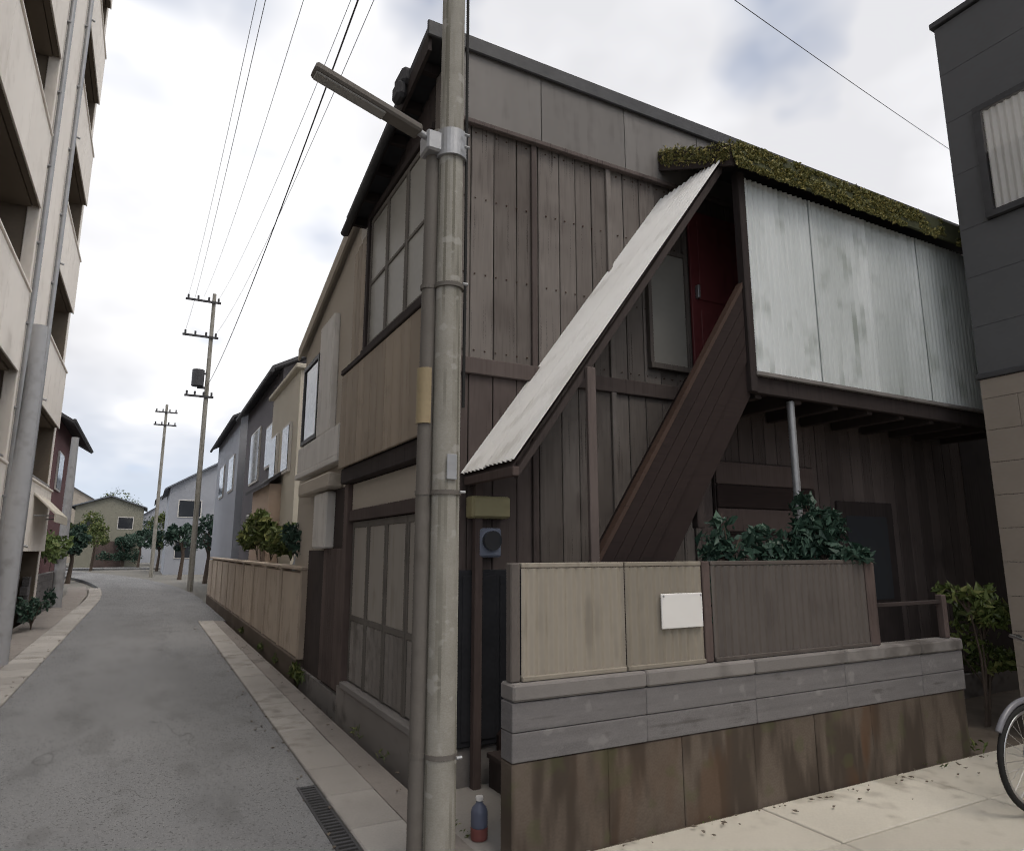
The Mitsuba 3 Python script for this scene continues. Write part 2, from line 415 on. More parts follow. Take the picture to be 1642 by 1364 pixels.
ys = [-8, 0, 8, 16, 24] + list(np.arange(27, 73, 3.0))
struct('road', ribbon(-1.19, 1.17, [-8, 0, 8, 17.4], 0.0), 'asphalt')
struct('road', ribbon(-1.19, 1.76, [17.4, 20, 24] + list(np.arange(27, 73, 3.0)), 0.0), 'asphalt')
road2 = struct('cross_road', bx(-60, 60, 72.1, 76, -0.15, -0.002), 'asphalt')
# concrete gutter slabs along both edges, each its own piece
gut = numbered('gutter'); labels[gut] = {'kind': 'structure'}
y = -1.2
while y < 16.9:
    a = bend(y)
    part(gut, 'slab', bx(1.176 + a, 1.50 + a, y + 0.004, y + 0.596, -0.15, 0.016 + rng.uniform(-.003, .003), 0.008), 'gutter_concrete')
    y += 0.6
y = 5.0
while y < 34:
    a = bend(y)
    part(gut, 'slab', bx(-1.62 + a, -1.196 + a, y + 0.004, y + 0.596, -0.15, 0.016 + rng.uniform(-.003, .003), 0.008), 'gutter_concrete')
    y += 0.6
struct('pavement', cat(ribbon(1.506, 1.70, [-2, 3.0, 8, 17.4], 0.008), ribbon(-2.30, -1.626, [-2, 8, 16, 24, 30, 36], 0.006)), 'apron_concrete')
struct('pavement', bx(1.704, 2.20, -2, 3.3, -0.15, 0.004), 'apron_concrete')
struct('pavement', bx(1.704, 2.26, 3.304, 4.56, -0.15, 0.003), 'gutter_concrete')
lot = numbered('driveway'); labels[lot] = {'kind': 'structure'}
for i, (x0, x1) in enumerate(((2.21, 3.55), (3.558, 5.0), (5.008, 6.83))):
    for j, (y0, y1) in enumerate(((-2, 1.5), (1.508, 2.75), (2.758, 3.33))):
        part(lot, 'slab', bx(x0, x1, y0, y1, -0.15, 0.006 + rng.uniform(-.003, .003), 0.006), 'lot_concrete')
struct('yard', bx(2.27, 30.0, 3.342, 4.58, -0.15, -0.004), 'soil')
struct('yard', bx(6.84, 30.0, -2, 3.338, -0.15, -0.01), 'soil')

dg = numbered('drain_grate'); labels[dg] = {'label': 'dark steel drain grate let into the edge of the lane beside the near pole', 'category': 'grate'}
part(dg, 'frame', cat(bx(1.045, 1.06, 3.0, 5.1, -0.02, 0.006), bx(1.155, 1.17, 3.0, 5.1, -0.02, 0.006)), 'dark_metal')
part(dg, 'tray', bx(1.062, 1.153, 3.0, 5.1, 0.001, 0.0025), 'black_rubber')
for k in range(42):
    part(dg, 'bar', bx(1.0605, 1.1545, 3.01 + k * 0.05, 3.03 + k * 0.05, 0.0026, 0.006), 'dark_metal')

# ------------------------------------------------------------------ wooden house
H = thing('wooden_house', 'old two-storey wooden house with weathered grey boards and a brown sheet front on the street', 'house')
YG, XF, ZT = 4.6, 1.84, 5.70           # side wall, street front, top of side wall
# side wall core and its boards
def lean(x, y, z):
    return trimesh.transformations.rotation_matrix(rng.uniform(-.0035, .0035), [0, 1, 0], [x, y, z])
sw = part(H, 'side_wall', bx(XF + 0.03, 9.6, YG + 0.03, YG + 0.15, -0.1, ZT), 'board_dark', 0.2)
x = XF + 0.01
while x < 8.6:
    w = rng.uniform(0.16, 0.22)
    x1 = min(x + w, 8.6)
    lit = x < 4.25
    m1 = 'board_grey' if lit else 'board_brown'  # unlit boards behind the balcony get browner wood, its shade put into the colour
    d = rng.uniform(0, 0.006)
    split = 3.0 + rng.choice((0, 0, 0.02, -0.02))
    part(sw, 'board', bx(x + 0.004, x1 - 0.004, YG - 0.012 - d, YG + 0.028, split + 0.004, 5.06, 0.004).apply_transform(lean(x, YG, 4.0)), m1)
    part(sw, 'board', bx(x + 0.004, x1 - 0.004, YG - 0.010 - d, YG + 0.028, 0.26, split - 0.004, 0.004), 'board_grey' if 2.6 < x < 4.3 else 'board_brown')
    x = x1
nm = [bx(x + .03, x + .042, YG - 0.024, YG - 0.008, z + .002, z + .010) for x in np.arange(1.88, 4.2, 0.095) for z in (3.12, 3.75, 4.4, 4.98)]
part(sw, 'nails', cat(nm), 'rust', kind='stuff')
for x in (2.62, 3.40, 4.28):
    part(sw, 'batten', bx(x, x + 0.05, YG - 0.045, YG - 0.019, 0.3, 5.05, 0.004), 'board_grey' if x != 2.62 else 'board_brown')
part(sw, 'lap_board', bx(XF, 4.2, YG - 0.05, YG - 0.02, 2.93, 3.06, 0.006), 'board_brown')
part(H, 'side_plinth', bx(XF + 0.01, 9.6, YG - 0.03, YG + 0.10, -0.15, 0.25, 0.01), 'wall_cap')
fas = part(H, 'side_fascia', bx(XF - 0.02, 9.6, YG - 0.03, YG + 0.03, 5.075, ZT + 0.005), 'dark_metal')
x = XF - 0.03
while x < 9.5:
    part(fas, 'sheet', bx(x + 0.002, x + 0.90, YG - 0.052 - 0.004 * rng.random(), YG - 0.032, 5.068 + 0.005 * rng.random(), ZT + 0.01, 0.003), 'fascia_sheet')
    x += 0.905
part(H, 'drip_strip', bx(XF - 0.05, 9.6, YG - 0.085, YG - 0.035, 5.02, 5.062, 0.006), 'board_brown')

# single-pitch roof falling away from the side wall
ys0, ys1, zs0, zs1 = YG - 0.06, 7.05, 5.73, 5.20
sl = (zs1 - zs0) / (ys1 - ys0)
roof = part(H, 'roof', prism([(ys0, zs0), (ys1, zs1), (ys1, zs1 + 0.07), (ys0, zs0 + 0.07)], 'x', 1.66, 9.7), 'roof_dark', 0.4)
part(roof, 'edge_flashing', bx(1.64, 9.72, ys0 - 0.035, ys0 - 0.004, zs0 - 0.055, zs0 + 0.085, 0.008), 'dark_metal')
vb = np.array([[0, 0], [1, sl]])
part(roof, 'verge_board', prism([(ys0 + 0.01, zs0 - 0.16), (ys1, zs1 - 0.16), (ys1, zs1 - 0.004), (ys0 + 0.01, zs0 - 0.004)], 'x', 1.66, 1.69), 'board_dark', 0.3)
for k in range(6):
    yk = ys0 + 0.25 + k * 0.42
    part(roof, 'rafter', bx(1.692, 1.86, yk, yk + 0.06, zs0 + sl * (yk - ys0) - 0.11, zs0 + sl * (yk + 0.06 - ys0) - 0.006), 'board_dark')
# ridge end ornament tile on the verge
part(roof, 'end_tile', cat(bx(1.60, 1.72, 5.00, 5.26, 5.58, 5.74, 0.03), bx(1.57, 1.66, 5.03, 5.22, 5.46, 5.62, 0.03)), 'roof_dark', 0.1)
part(H, 'gutter_pipe', tube([[1.63, 5.3, 5.40], [1.63, 7.0, 5.04]], 0.04, 10), 'dark_metal', smooth=True)

def sheet_x(x, y0, y1, z0, z1):
    v = [[x, y0, z0], [x, y1, z0], [x, y1, z1], [x, y0, z1]]
    return trimesh.Trimesh(v, [[0, 2, 1], [0, 3, 2]], process=False)


# street front: upper wall, window, brown sheet spandrel
fw_ = part(H, 'front_wall', prism([(YG + 0.155, 2.5), (7.34, 2.5), (7.34, 5.05), (YG + 0.155, 5.66)], 'x', XF + 0.06, XF + 0.2), 'board_dark', 0.4)
yy = 6.74
for k in range(4):
    part(fw_, 'board', bx(XF + 0.01, XF + 0.058, yy + 0.003, yy + 0.147, 3.52, 5.06 - 0.03 * k, 0.004), 'sheet_brown')
    yy += 0.15
for k in range(3):
    part(fw_, 'board', bx(XF + 0.0, XF + 0.058, YG - 0.01 + k * 0.08, YG + 0.067 + k * 0.08, 2.5, 5.55, 0.004), 'board_grey')
for k in range(12):
    ya = 4.86 + k * 0.155
    part(fw_, 'board', bx(XF + 0.012, XF + 0.058, ya + 0.002, ya + 0.153, 5.17, 5.60 - 0.235 * (ya - 4.6), 0.004), 'board_dark')
win = part(H, 'window', bx(XF + 0.03, XF + 0.075, 4.86, 6.70, 3.60, 5.15), 'dark_metal')
part(win, 'frame', cat(bx(XF - 0.03, XF + 0.028, 4.84, 6.72, 5.09, 5.16, .005), bx(XF - 0.05, XF + 0.028, 4.84, 6.72, 3.57, 3.64, .005),
                       bx(XF - 0.03, XF + 0.028, 4.84, 4.90, 3.645, 5.085, .005), bx(XF - 0.03, XF + 0.028, 6.64, 6.72, 3.645, 5.085, .005)), 'board_dark')
for k in range(3):
    ya = 4.905 + k * 0.578
    part(win, 'sash', cat(bx(XF - 0.005, XF + 0.025, ya, ya + 0.035, 3.65, 5.08), bx(XF - 0.005, XF + 0.025, ya + 0.54, ya + 0.575, 3.65, 5.08),
                          bx(XF - 0.005, XF + 0.025, ya + 0.036, ya + 0.539, 3.65, 3.70), bx(XF - 0.005, XF + 0.025, ya + 0.036, ya + 0.539, 5.03, 5.08),
                          bx(XF - 0.003, XF + 0.025, ya + 0.036, ya + 0.539, 4.33, 4.36)), 'conduit')
    for z0, z1 in ((3.701, 4.329), (4.361, 5.029)):
        part(win, 'pane', bx(XF + 0.008, XF + 0.014, ya + 0.036, ya + 0.539, z0, z1), 'ground_glass')
part(H, 'window_sill', bx(XF - 0.10, XF + 0.02, 4.66, 7.30, 3.50, 3.56, 0.008), 'board_dark')
sp = part(H, 'spandrel', bx(XF - 0.055, XF + 0.055, 4.62, 7.30, 2.47, 3.495), 'dark_metal')
yy = 4.60
while yy < 7.28:
    part(sp, 'sheet', bx(XF - 0.085, XF - 0.058, yy + 0.003, min(yy + 0.222, 7.30), 2.46, 3.495, 0.006), 'sheet_brown')
    yy += 0.225
part(H, 'jetty_beam', bx(XF - 0.05, XF + 0.12, 4.62, 7.30, 2.30, 2.46, 0.01), 'board_dark', 0.1)
part(H, 'soffit', bx(XF - 0.03, 2.2, 4.70, 7.28, 2.462, 2.468), 'board_dark', 0.1)
# ground floor front, set back under the jetty
XG = 1.91
gf = part(H, 'ground_floor', bx(XG + 0.05, XG + 0.2, 4.78, 9.0, 0.0, 2.3), 'board_dark', 0.3)
part(H, 'plinth', bx(1.85, XG + 0.06, 4.62, 7.34, -0.15, 0.24, 0.012), 'apron_concrete', 0.9)
part(H, 'corner_post', bx(XF + 0.0, XF + 0.13, YG + 0.03, YG + 0.15, 0.25, 2.30, 0.008), 'post_brown')
part(H, 'post', bx(XF + 0.0, XF + 0.13, 7.16, 7.30, 0.25, 2.30, 0.008), 'post_brown')
part(gf, 'transom_board', bx(XG - 0.02, XG + 0.045, 4.82, 7.14, 2.02, 2.29), 'beige_wall', 0.3)
part(gf, 'lintel', bx(XG - 0.05, XG + 0.045, 4.80, 7.15, 1.90, 2.015, 0.006), 'post_brown')
part(gf, 'threshold', bx(XG - 0.08, XG + 0.045, 4.80, 7.15, 0.245, 0.30, 0.006), 'wall_cap')
for k in range(4):
    ya = 4.84 + k * 0.57
    door = part(gf, 'sliding_door', bx(XG + 0.006, XG + 0.03, ya + 0.01, ya + 0.555, 0.31, 1.88), 'apron_concrete', 0.4)
    part(gf, 'door_frame', cat(bx(XG - 0.012, XG + 0.004, ya + 0.003, ya + 0.045, 0.31, 1.89), bx(XG - 0.012, XG + 0.004, ya + 0.52, ya + 0.562, 0.31, 1.89),
                               bx(XG - 0.012, XG + 0.004, ya + 0.046, ya + 0.519, 0.90, 0.95), bx(XG - 0.012, XG + 0.004, ya + 0.046, ya + 0.519, 1.83, 1.89)), 'conduit')
    part(gf, 'door_pane', bx(XG - 0.003, XG + 0.003, ya + 0.046, ya + 0.519, 0.952, 1.828), 'door_board', 0.5)
    for j in range(4):
        part(gf, 'door_slat', bx(XG - 0.008, XG + 0.002, ya + 0.052 + j * 0.117, ya + 0.158 + j * 0.117, 0.32, 0.895, 0.003), 'apron_concrete')
for k in range(6):
    part(gf, 'board', bx(XF + 0.02, XF + 0.06, 7.305 + k * 0.155, 7.455 + k * 0.155, 0.16, 1.62, 0.004), 'post_brown')
part(gf, 'board_backing', bx(XF + 0.062, XF + 0.12, 7.305, 8.25, 0.1, 2.3), 'board_dark')

cdr = part(H, 'side_door', bx(1.98, 2.62, YG - 0.055, YG - 0.022, 0.26, 1.46, 0.006), 'gap_shade_black', label='added black sheet standing in for deep shade between fence and house')  # black sheet added on the wall to stand in for the gap's shade
for k in range(4):
    part(cdr, 'rib', bx(2.02 + k * 0.15, 2.14 + k * 0.15, YG - 0.064, YG - 0.057, 0.30, 1.42, 0.003), 'gap_shade_black')

# ------------------------------------------------------------------ covered balcony on the side of the house
B = thing('covered_balcony', 'overhanging upper balcony screened with pale corrugated sheets under a mossy roof', 'balcony')
XB0, XB1, YB = 4.25, 8.30, 3.80
part(B, 'floor', bx(XB0, XB1, YB + 0.03, YG - 0.03, 2.95, 3.03), 'board_dark')
part(B, 'edge_beam', bx(XB0, XB1, YB - 0.02, YB + 0.028, 2.86, 3.05, 0.006), 'board_dark', 0.1)
for k in range(9):
    part(B, 'joist', bx(XB0 + 0.06 + k * 0.48, XB0 + 0.13 + k * 0.48, YB + 0.03, YG - 0.04, 2.83, 2.948), 'board_dark')
for k in range(5):
    x0 = XB0 + 0.02 + k * 0.81
    part(B, 'screen_sheet', corrugated([x0, YB - 0.035 - 0.006 * (k % 2), 3.035], [0.83, 0, 0], [0, 0, 1.72], 0.0638, 0.009, 0.003, 10), 'sheet_pale', (0.95, 0.75, 0.55, 0.12, 0.3)[k], smooth=35 if False else False)
part(B, 'screen_trim', bx(XB0, XB1, YB - 0.062, YB - 0.024, 3.00, 3.035, 0.004), 'fascia_sheet')
for z in (3.3, 4.0, 4.6):
    part(B, 'rail', bx(XB0 + 0.05, XB1, YB - 0.02, YB + 0.025, z, z + 0.06), 'board_dark')
part(B, 'corner_post', bx(XB0 - 0.06, XB0 + 0.015, YB - 0.05, YB + 0.03, 2.86, 4.80, 0.006), 'board_dark', 0.0)
part(B, 'corner_post', bx(XB1 - 0.08, XB1, YB + 0.03, YB + 0.1, 0.0, 2.83, 0.006), 'board_dark', 0.0)
part(B, 'pipe_post', tube([[4.76, YB + 0.06, -0.1], [4.76, YB + 0.06, 2.85]], 0.032, 12), 'galvanised', 0.2, smooth=True)
pr = [(YB - 0.16, 4.86), (YG - 0.03, 5.30), (YG - 0.03, 5.38), (YB - 0.16, 4.94)]
br = part(B, 'roof', prism(pr, 'x', XB0 - 0.20, XB1 + 0.1), 'roof_dark', 0.3)
part(br, 'fascia_board', bx(XB0 - 0.20, XB1 + 0.1, YB - 0.19, YB - 0.163, 4.74, 4.95, 0.005), 'mossy_board', 0.4)
part(br, 'barge_board', prism([(YB - 0.15, 4.74), (YG - 0.03, 5.18), (YG - 0.03, 5.37), (YB - 0.15, 4.93)], 'x', XB0 - 0.235, XB0 - 0.203), 'board_dark', 0.4)
# moss cushions on the roof edge
R = np.random.default_rng(5)
mv, tn = [], []
def moss_clump(c, r, n):
    m, t = leaves(c, r, n, R.uniform(.016, .036), int(R.integers(1e6)), 0.2, 0.7, 0.8, 0.30)
    mv.append(m); tn.append(t)
for k in range(620):
    xx = R.uniform(XB0 - 0.2, XB1); zc = R.choice([4.93, 4.89, 4.84, 4.79, 4.75])
    if meshkit.fbm(np.array([[xx * 3.4, zc * 9, 1.0]]), 3)[0] < 0.40: continue
    moss_clump([xx, YB - 0.19, zc], [R.uniform(.04, .12), 0.014, R.uniform(.018, .036)], 45)
for k in range(110):
    s = R.random()
    moss_clump([XB0 - 0.22, YB - 0.15 + s * (YG - YB + 0.1), 4.92 + s * 0.44 - R.random() * 0.12], [0.03, R.uniform(.05, .12), R.uniform(.03, .07)], 60)
for k in range(55):
    s = R.random() * 0.8
    moss_clump([R.uniform(XB0 - 0.2, XB1), YB - 0.12 + s * (YG - YB + 0.1), 4.955 + s * 0.44], [R.uniform(.06, .16), R.uniform(.05, .1), 0.010], 60)
leaf_part(br, 'moss', (cat(mv), np.concatenate(tn)), 'moss_leaf', 'stuff')
# upstairs door seen through the open end of the balcony
dr_ = part(H, 'red_door', bx(4.36, 5.14, YG - 0.05, YG - 0.02, 3.04, 4.86, 0.006), 'red_door', label='dark red upstairs door in the shade of the balcony')
part(dr_, 'panel', bx(4.46, 5.04, YG - 0.062, YG - 0.052, 3.95, 4.75, 0.004), 'red_door', 0.3)
part(dr_, 'panel', bx(4.46, 5.04, YG - 0.062, YG - 0.052, 3.14, 3.85, 0.004), 'red_door', 0.6)
part(dr_, 'handle', bx(4.40, 4.43, YG - 0.10, YG - 0.052, 3.95, 4.08, 0.006), 'galvanised')
lw = part(H, 'landing_window', bx(3.86, 4.26, YG - 0.055, YG - 0.022, 3.25, 4.32), 'ground_glass', 0.0)
part(lw, 'frame', cat(bx(3.82, 4.30, YG - 0.07, YG - 0.022, 4.322, 4.36), bx(3.82, 4.30, YG - 0.08, YG - 0.022, 3.20, 3.248),
                      bx(3.82, 3.858, YG - 0.07, YG - 0.022, 3.25, 4.32), bx(4.262, 4.30, YG - 0.07, YG - 0.022, 3.25, 4.32)), 'board_grey')
# shutter boards low on the side wall
sh = part(H, 'shutter', bx(4.52, 5.86, YG - 0.05, YG - 0.02, 1.75, 2.42), 'board_dark')
for k in range(3):
    part(sh, 'plank', bx(4.53, 5.85, YG - 0.07, YG - 0.052, 1.77 + k * 0.215, 1.975 + k * 0.215, 0.005), 'plank_incline' if k == 1 else 'post_brown', 0.9)
dd = part(H, 'ground_door', bx(6.2, 7.1, YG - 0.05, YG - 0.02, 0.1, 2.1, 0.006), 'board_dark', 0.1)
part(dd, 'pane', bx(6.32, 6.98, YG - 0.056, YG - 0.051, 1.1, 1.95), 'dark_pane')

# ------------------------------------------------------------------ outdoor staircase with its sloping canopy
S = thing('outdoor_staircase', 'steep covered wooden staircase with a white sloping canopy climbing the side of the house', 'staircase')
X0, X1, ZL = 2.22, 4.22, 2.95
m_ = ZL / (X1 - X0)
nst = 13
run, rise = (X1 - X0) / nst, ZL / nst
for k in range(nst):
    part(S, 'tread', bx(X0 + k * run - 0.02, X0 + (k + 1) * run + 0.03, YB + 0.045, YG - 0.10, (k + 1) * rise - 0.035, (k + 1) * rise, 0.004), 'board_dark')
    part(S, 'riser', bx(X0 + k * run, X0 + k * run + 0.018, YB + 0.045, YG - 0.10, k * rise + 0.002, (k + 1) * rise - 0.037), 'board_dark')
def slanted(y0, y1, off0, off1, xa, xb):
    z = lambda x, o: m_ * (x - X0) + o
    return prism([(xa, z(xa, off0)), (xb, z(xb, off0)), (xb, z(xb, off1)), (xa, z(xa, off1))], 'y', y0, y1)
part(S, 'stringer', slanted(YB, YB + 0.04, -0.12, 0.20, X0 + 0.08, X1), 'plank_incline', 0.2)
part(S, 'stringer', slanted(YG - 0.095, YG - 0.055, -0.12, 0.20, X0 + 0.08, X1), 'plank_incline', 0.2)
bal = part(S, 'balustrade', slanted(YB + 0.006, YB + 0.03, 0.205, 0.84, X0 + 0.05, X1 - 0.04), 'board_dark', 0.2)
for k in range(4):
    part(bal, 'plank', slanted(YB - 0.022, YB + 0.004, 0.215 + k * 0.158, 0.365 + k * 0.158, X0 + 0.05, X1 - 0.04), 'plank_incline')
part(S, 'handrail', slanted(YB - 0.03, YB + 0.035, 0.845, 0.90, X0 + 0.02, X1 - 0.04), 'orange_wood', 0.6)
for xp in (X0 + 0.03, 2.95, 3.62):
    part(S, 'baluster_post', bx(xp, xp + 0.07, YB + 0.032, YB + 0.10, -0.1 if xp < 2.5 else m_ * (xp - X0) - 0.3, m_ * (xp - X0) + 0.84, 0.005), 'board_dark')
# canopy
CA, CB = np.array([2.02, 2.16]), np.array([4.06, 4.90])
cd = CB - CA
can = part(S, 'canopy', prism([(CA[0] + .02, CA[1] - 0.035), (CB[0], CB[1] - 0.035), (CB[0], CB[1] - 0.022), (CA[0] + .02, CA[1] - 0.022)], 'y', YB + 0.02, YG - 0.06), 'board_dark')
for k in range(2):
    y0, w = YB - 0.03 + k * 0.405, 0.415
    part(can, 'sheet', corrugated([CA[0] - 0.004 * k, y0 + w, CA[1] + 0.012 * (1 - k)], [0, -w, 0], [cd[0], 0, cd[1]], 0.0638, 0.009, 0.003, 10, 6), 'sheet_white', (0.6, 0.8)[k])
for yk in (YB + 0.0, YG - 0.10):
    part(can, 'rafter', prism([(CA[0] + 0.05, CA[1] - 0.10), (CB[0], CB[1] - 0.13), (CB[0], CB[1] - 0.037), (CA[0] + 0.05, CA[1] - 0.037)], 'y', yk, yk + 0.05), 'board_dark')
part(can, 'end_batten', bx(CA[0] + 0.0, CA[0] + 0.05, YB - 0.02, YG - 0.06, CA[1] - 0.09, CA[1] - 0.03, 0.004), 'post_brown')
part(S, 'canopy_post', bx(2.60, 2.67, YB - 0.04, YB - 0.026 + 0.0 + 0.05 - 0.05 + 0.02, 0.0, 2.86, 0.004), 'board_brown', 0.9)
part(S, 'canopy_post', bx(2.09, 2.15, YG - 0.12, YG - 0.06, 0.0, 2.18, 0.004), 'post_brown', 0.3)

# boxes on the house corner
mb = thing('fuse_box', 'dull yellow box on the house wall under the low end of the canopy', 'box')
part(mb, 'case', bx(2.05, 2.36, YG - 0.15, YG - 0.028, 1.83, 1.99, 0.012), 'olive_box')
part(mb, 'lid', bx(2.06, 2.35, YG - 0.168, YG - 0.152, 1.84, 1.98, 0.006), 'olive_box', 0.8)
eb = thing('electricity_meter', 'small blue grey meter on the house wall below the yellow box', 'meter')
part(eb, 'case', bx(2.12, 2.30, YG - 0.13, YG - 0.028, 1.55, 1.76, 0.015), 'blue_grey_box')
mdial = trimesh.creation.cylinder(0.07, 0.04, sections=24); mdial.apply_transform(trimesh.transformations.rotation_matrix(math.pi / 2, [1, 0, 0])); mdial.apply_translation([2.21, YG - 0.151, 1.67])
part(eb, 'dial', mdial, 'dark_pane')

# ------------------------------------------------------------------ concrete wall and sheet fence in front
Wl = thing('concrete_wall', 'low grey concrete wall with brown stained foot below the sheet fence', 'wall')
YW = 3.34
part(Wl, 'core', bx(1.80, 5.92, YW + 0.03, YW + 0.12, -0.2, 0.84), 'wall_grey', 0.3)
x = 1.78
for w in (0.62, 0.55, 0.6, 0.58, 0.6, 0.6, 0.6):
    x1 = min(x + w, 5.94)
    d = rng.uniform(-.003, .003)
    part(Wl, 'foot_block', bx(x + 0.001, x1 - 0.002, YW + 0.008 + d, YW + 0.13, -0.2, 0.496, 0.004), 'wall_stained')
    x = x1
x = 1.78
for w in (0.9, 0.9, 0.9, 0.9, 0.6):
    x1 = min(x + w, 5.94)
    part(Wl, 'upper_block', bx(x + 0.001, x1 - 0.001, YW - rng.uniform(-.002, .002), YW + 0.13, 0.502, 0.648, 0.004), 'wall_grey')
    part(Wl, 'upper_block', bx(x + 0.001, x1 - 0.001, YW + rng.uniform(-.003, .002), YW + 0.13, 0.652, 0.80, 0.004), 'wall_grey')
    part(Wl, 'cap', bx(x + 0.001, x1 - 0.002, YW - 0.018, YW + 0.14, 0.806, 0.895, 0.012), 'wall_cap')
    x = x1

Fn = thing('sheet_fence', 'fence of tan and dark brown sheet panels standing on the low concrete wall', 'fence')
for x0, x1, zt in ((1.79, 1.85, 1.53), (3.20, 3.265, 1.53), (4.85, 4.96, 1.51), (5.80, 5.86, 1.24)):
    part(Fn, 'post', bx(x0, x1, YW + 0.03, YW + 0.09, 0.898, zt, 0.006), 'post_brown' if x0 > 2 else 'sheet_dark', 0.9)
for x0, x1, mm, tn_ in ((1.858, 2.565, 'sheet_tan', 0.75), (2.575, 3.19, 'sheet_tan', 0.15), (3.275, 4.84, 'sheet_dark', 0.5)):
    pk = part(Fn, 'panel', corrugated([x0, YW + 0.035, 0.915], [x1 - x0, 0, 0], [0, 0, 0.585], 0.0638, 0.006, 0.003, 10), mm, tn_)
    part(Fn, 'top_rail', bx(x0, x1, YW + 0.03, YW + 0.08, 1.503, 1.53, 0.004), mm, tn_)
    part(Fn, 'bottom_rail', bx(x0, x1, YW + 0.02, YW + 0.08, 0.898, 0.925, 0.004), mm, tn_ * 0.6)
part(Fn, 'mid_rail', bx(4.962, 5.798, YW + 0.045, YW + 0.075, 1.17, 1.20, 0.004), 'board_dark', 0.6)
nb = thing('notice_plate', 'small white notice plate fixed on the tan part of the fence', 'notice')
part(nb, 'plate', bx(2.83, 3.165, YW + 0.006, YW + 0.020, 1.125, 1.335, 0.004), 'white_plate')
for xx in (2.845, 3.15):
    part(nb, 'screw', bx(xx - 0.006, xx + 0.006, YW + 0.001, YW + 0.0055, 1.315, 1.327, 0.002), 'galvanised')

# ------------------------------------------------------------------ near utility pole
P = thing('utility_pole', 'grey utility pole standing in front of the wooden house corner with a dark riser pipe', 'utility pole')
PX, PY = 1.436, 3.48
part(P, 'shaft', tube([[PX, PY, -0.3], [PX, PY, 3.0], [PX, PY, 6.5], [PX, PY, 10.2]], 0.084, 28, 0.058), 'pole_grey', 0.5, smooth=True)
part(P, 'riser_pipe', tube([[PX - 0.104, PY + 0.058, -0.2], [PX - 0.104, PY + 0.058, 2.2], [PX - 0.096, PY + 0.054, 3.95], [PX - 0.06, PY + 0.035, 4.12]], 0.047, 20, 0.042), 'conduit', 0.5, smooth=True)
for z in (0.55, 1.9, 3.1):
    part(P, 'strap', cat(tube([[PX, PY, z], [PX, PY, z + 0.025]], 0.0865, 28), tube([[PX - 0.104, PY + 0.058, z], [PX - 0.104, PY + 0.058, z + 0.025]], 0.050, 20)), 'conduit')
part(P, 'band', tube([[PX, PY, 3.93], [PX, PY, 4.10]], 0.092, 28), 'galvanised', 0.9)
part(P, 'band_bracket', bx(PX - 0.17, PX - 0.06, PY - 0.04, PY + 0.10, 3.95, 4.08, 0.012), 'galvanised', 0.7)
th = np.linspace(math.radians(150), math.radians(280), 12)
pc = np.array([PX - 0.104, PY + 0.058])
arc = [(pc[0] + 0.056 * math.cos(t), pc[1] + 0.056 * math.sin(t)) for t in th] + [(pc[0] + 0.051 * math.cos(t), pc[1] + 0.051 * math.sin(t)) for t in th[::-1]]
part(P, 'yellow_plate', prism(arc, 'z', 2.30, 2.62), 'yellow_plate', label='curved yellow plate wrapped on the riser pipe')
for k in range(5):
    z = 5.2 + k * 0.45; s = 1 if k % 2 else -1
    part(P, 'step_bolt', tube([[PX, PY, z], [PX + s * 0.22, PY, z]], 0.01, 8), 'galvanised')
for z in (0.55, 1.9, 3.1, 3.97, 4.05):
    part(P, 'clamp_bolt', tube([[PX + 0.045, PY - 0.10, z + .012], [PX + 0.075, PY - 0.10, z + .012]], 0.009, 6), 'galvanised')
part(P, 'cable', tube([[PX + 0.088, PY - 0.03, 2.4], [PX + 0.090, PY - 0.03, 3.3], [PX + 0.086, PY - 0.03, 4.4], [PX + 0.08, PY - .03, 6.6]], 0.010, 8), 'black_rubber')
part(P, 'number_plate', bx(PX - 0.03, PX + 0.03, PY - 0.092, PY - 0.084, 1.98, 2.12, 0.003), 'galvanised', 0.9)
part(P, 'crossarm', bx(PX - 0.75, PX + 0.75, PY - 0.10, PY - 0.02, 8.7, 8.78, 0.005), 'galvanised')
part(P, 'crossarm', bx(PX - 0.75, PX + 0.75, PY - 0.10, PY - 0.02, 9.6, 9.68, 0.005), 'galvanised')

L = thing('street_lamp', 'slim grey street lamp reaching out over the lane from the near pole', 'street lamp')
a0, a1 = np.array([PX - 0.12, PY, 4.03]), np.array([0.565, PY - 0.06, 4.21])
part(L, 'arm', tube([a0, a0 + (a1 - a0) * 0.55], 0.022, 12), 'galvanised', smooth=True)
dv = (a1 - a0) / np.linalg.norm(a1 - a0)
def along_box(o, d, l, w, h):
    m = bx(0, l, -w / 2, w / 2, -h / 2, h / 2, 0.012)
    s = np.cross([0, 0, 1.0], d); s /= np.linalg.norm(s); u = np.cross(d, s)
    M = np.eye(4); M[:3, 0] = d; M[:3, 1] = s; M[:3, 2] = u; M[:3, 3] = o
    m.apply_transform(M); return m
part(L, 'housing', along_box(a0 + (a1 - a0) * 0.12, dv, 0.66, 0.11, 0.05), 'conduit', 0.8)
part(L, 'diffuser', along_box(a0 + (a1 - a0) * 0.42 - np.array([0, 0, 0.031]), dv, 0.42, 0.08, 0.012), 'frosted', 0.5)

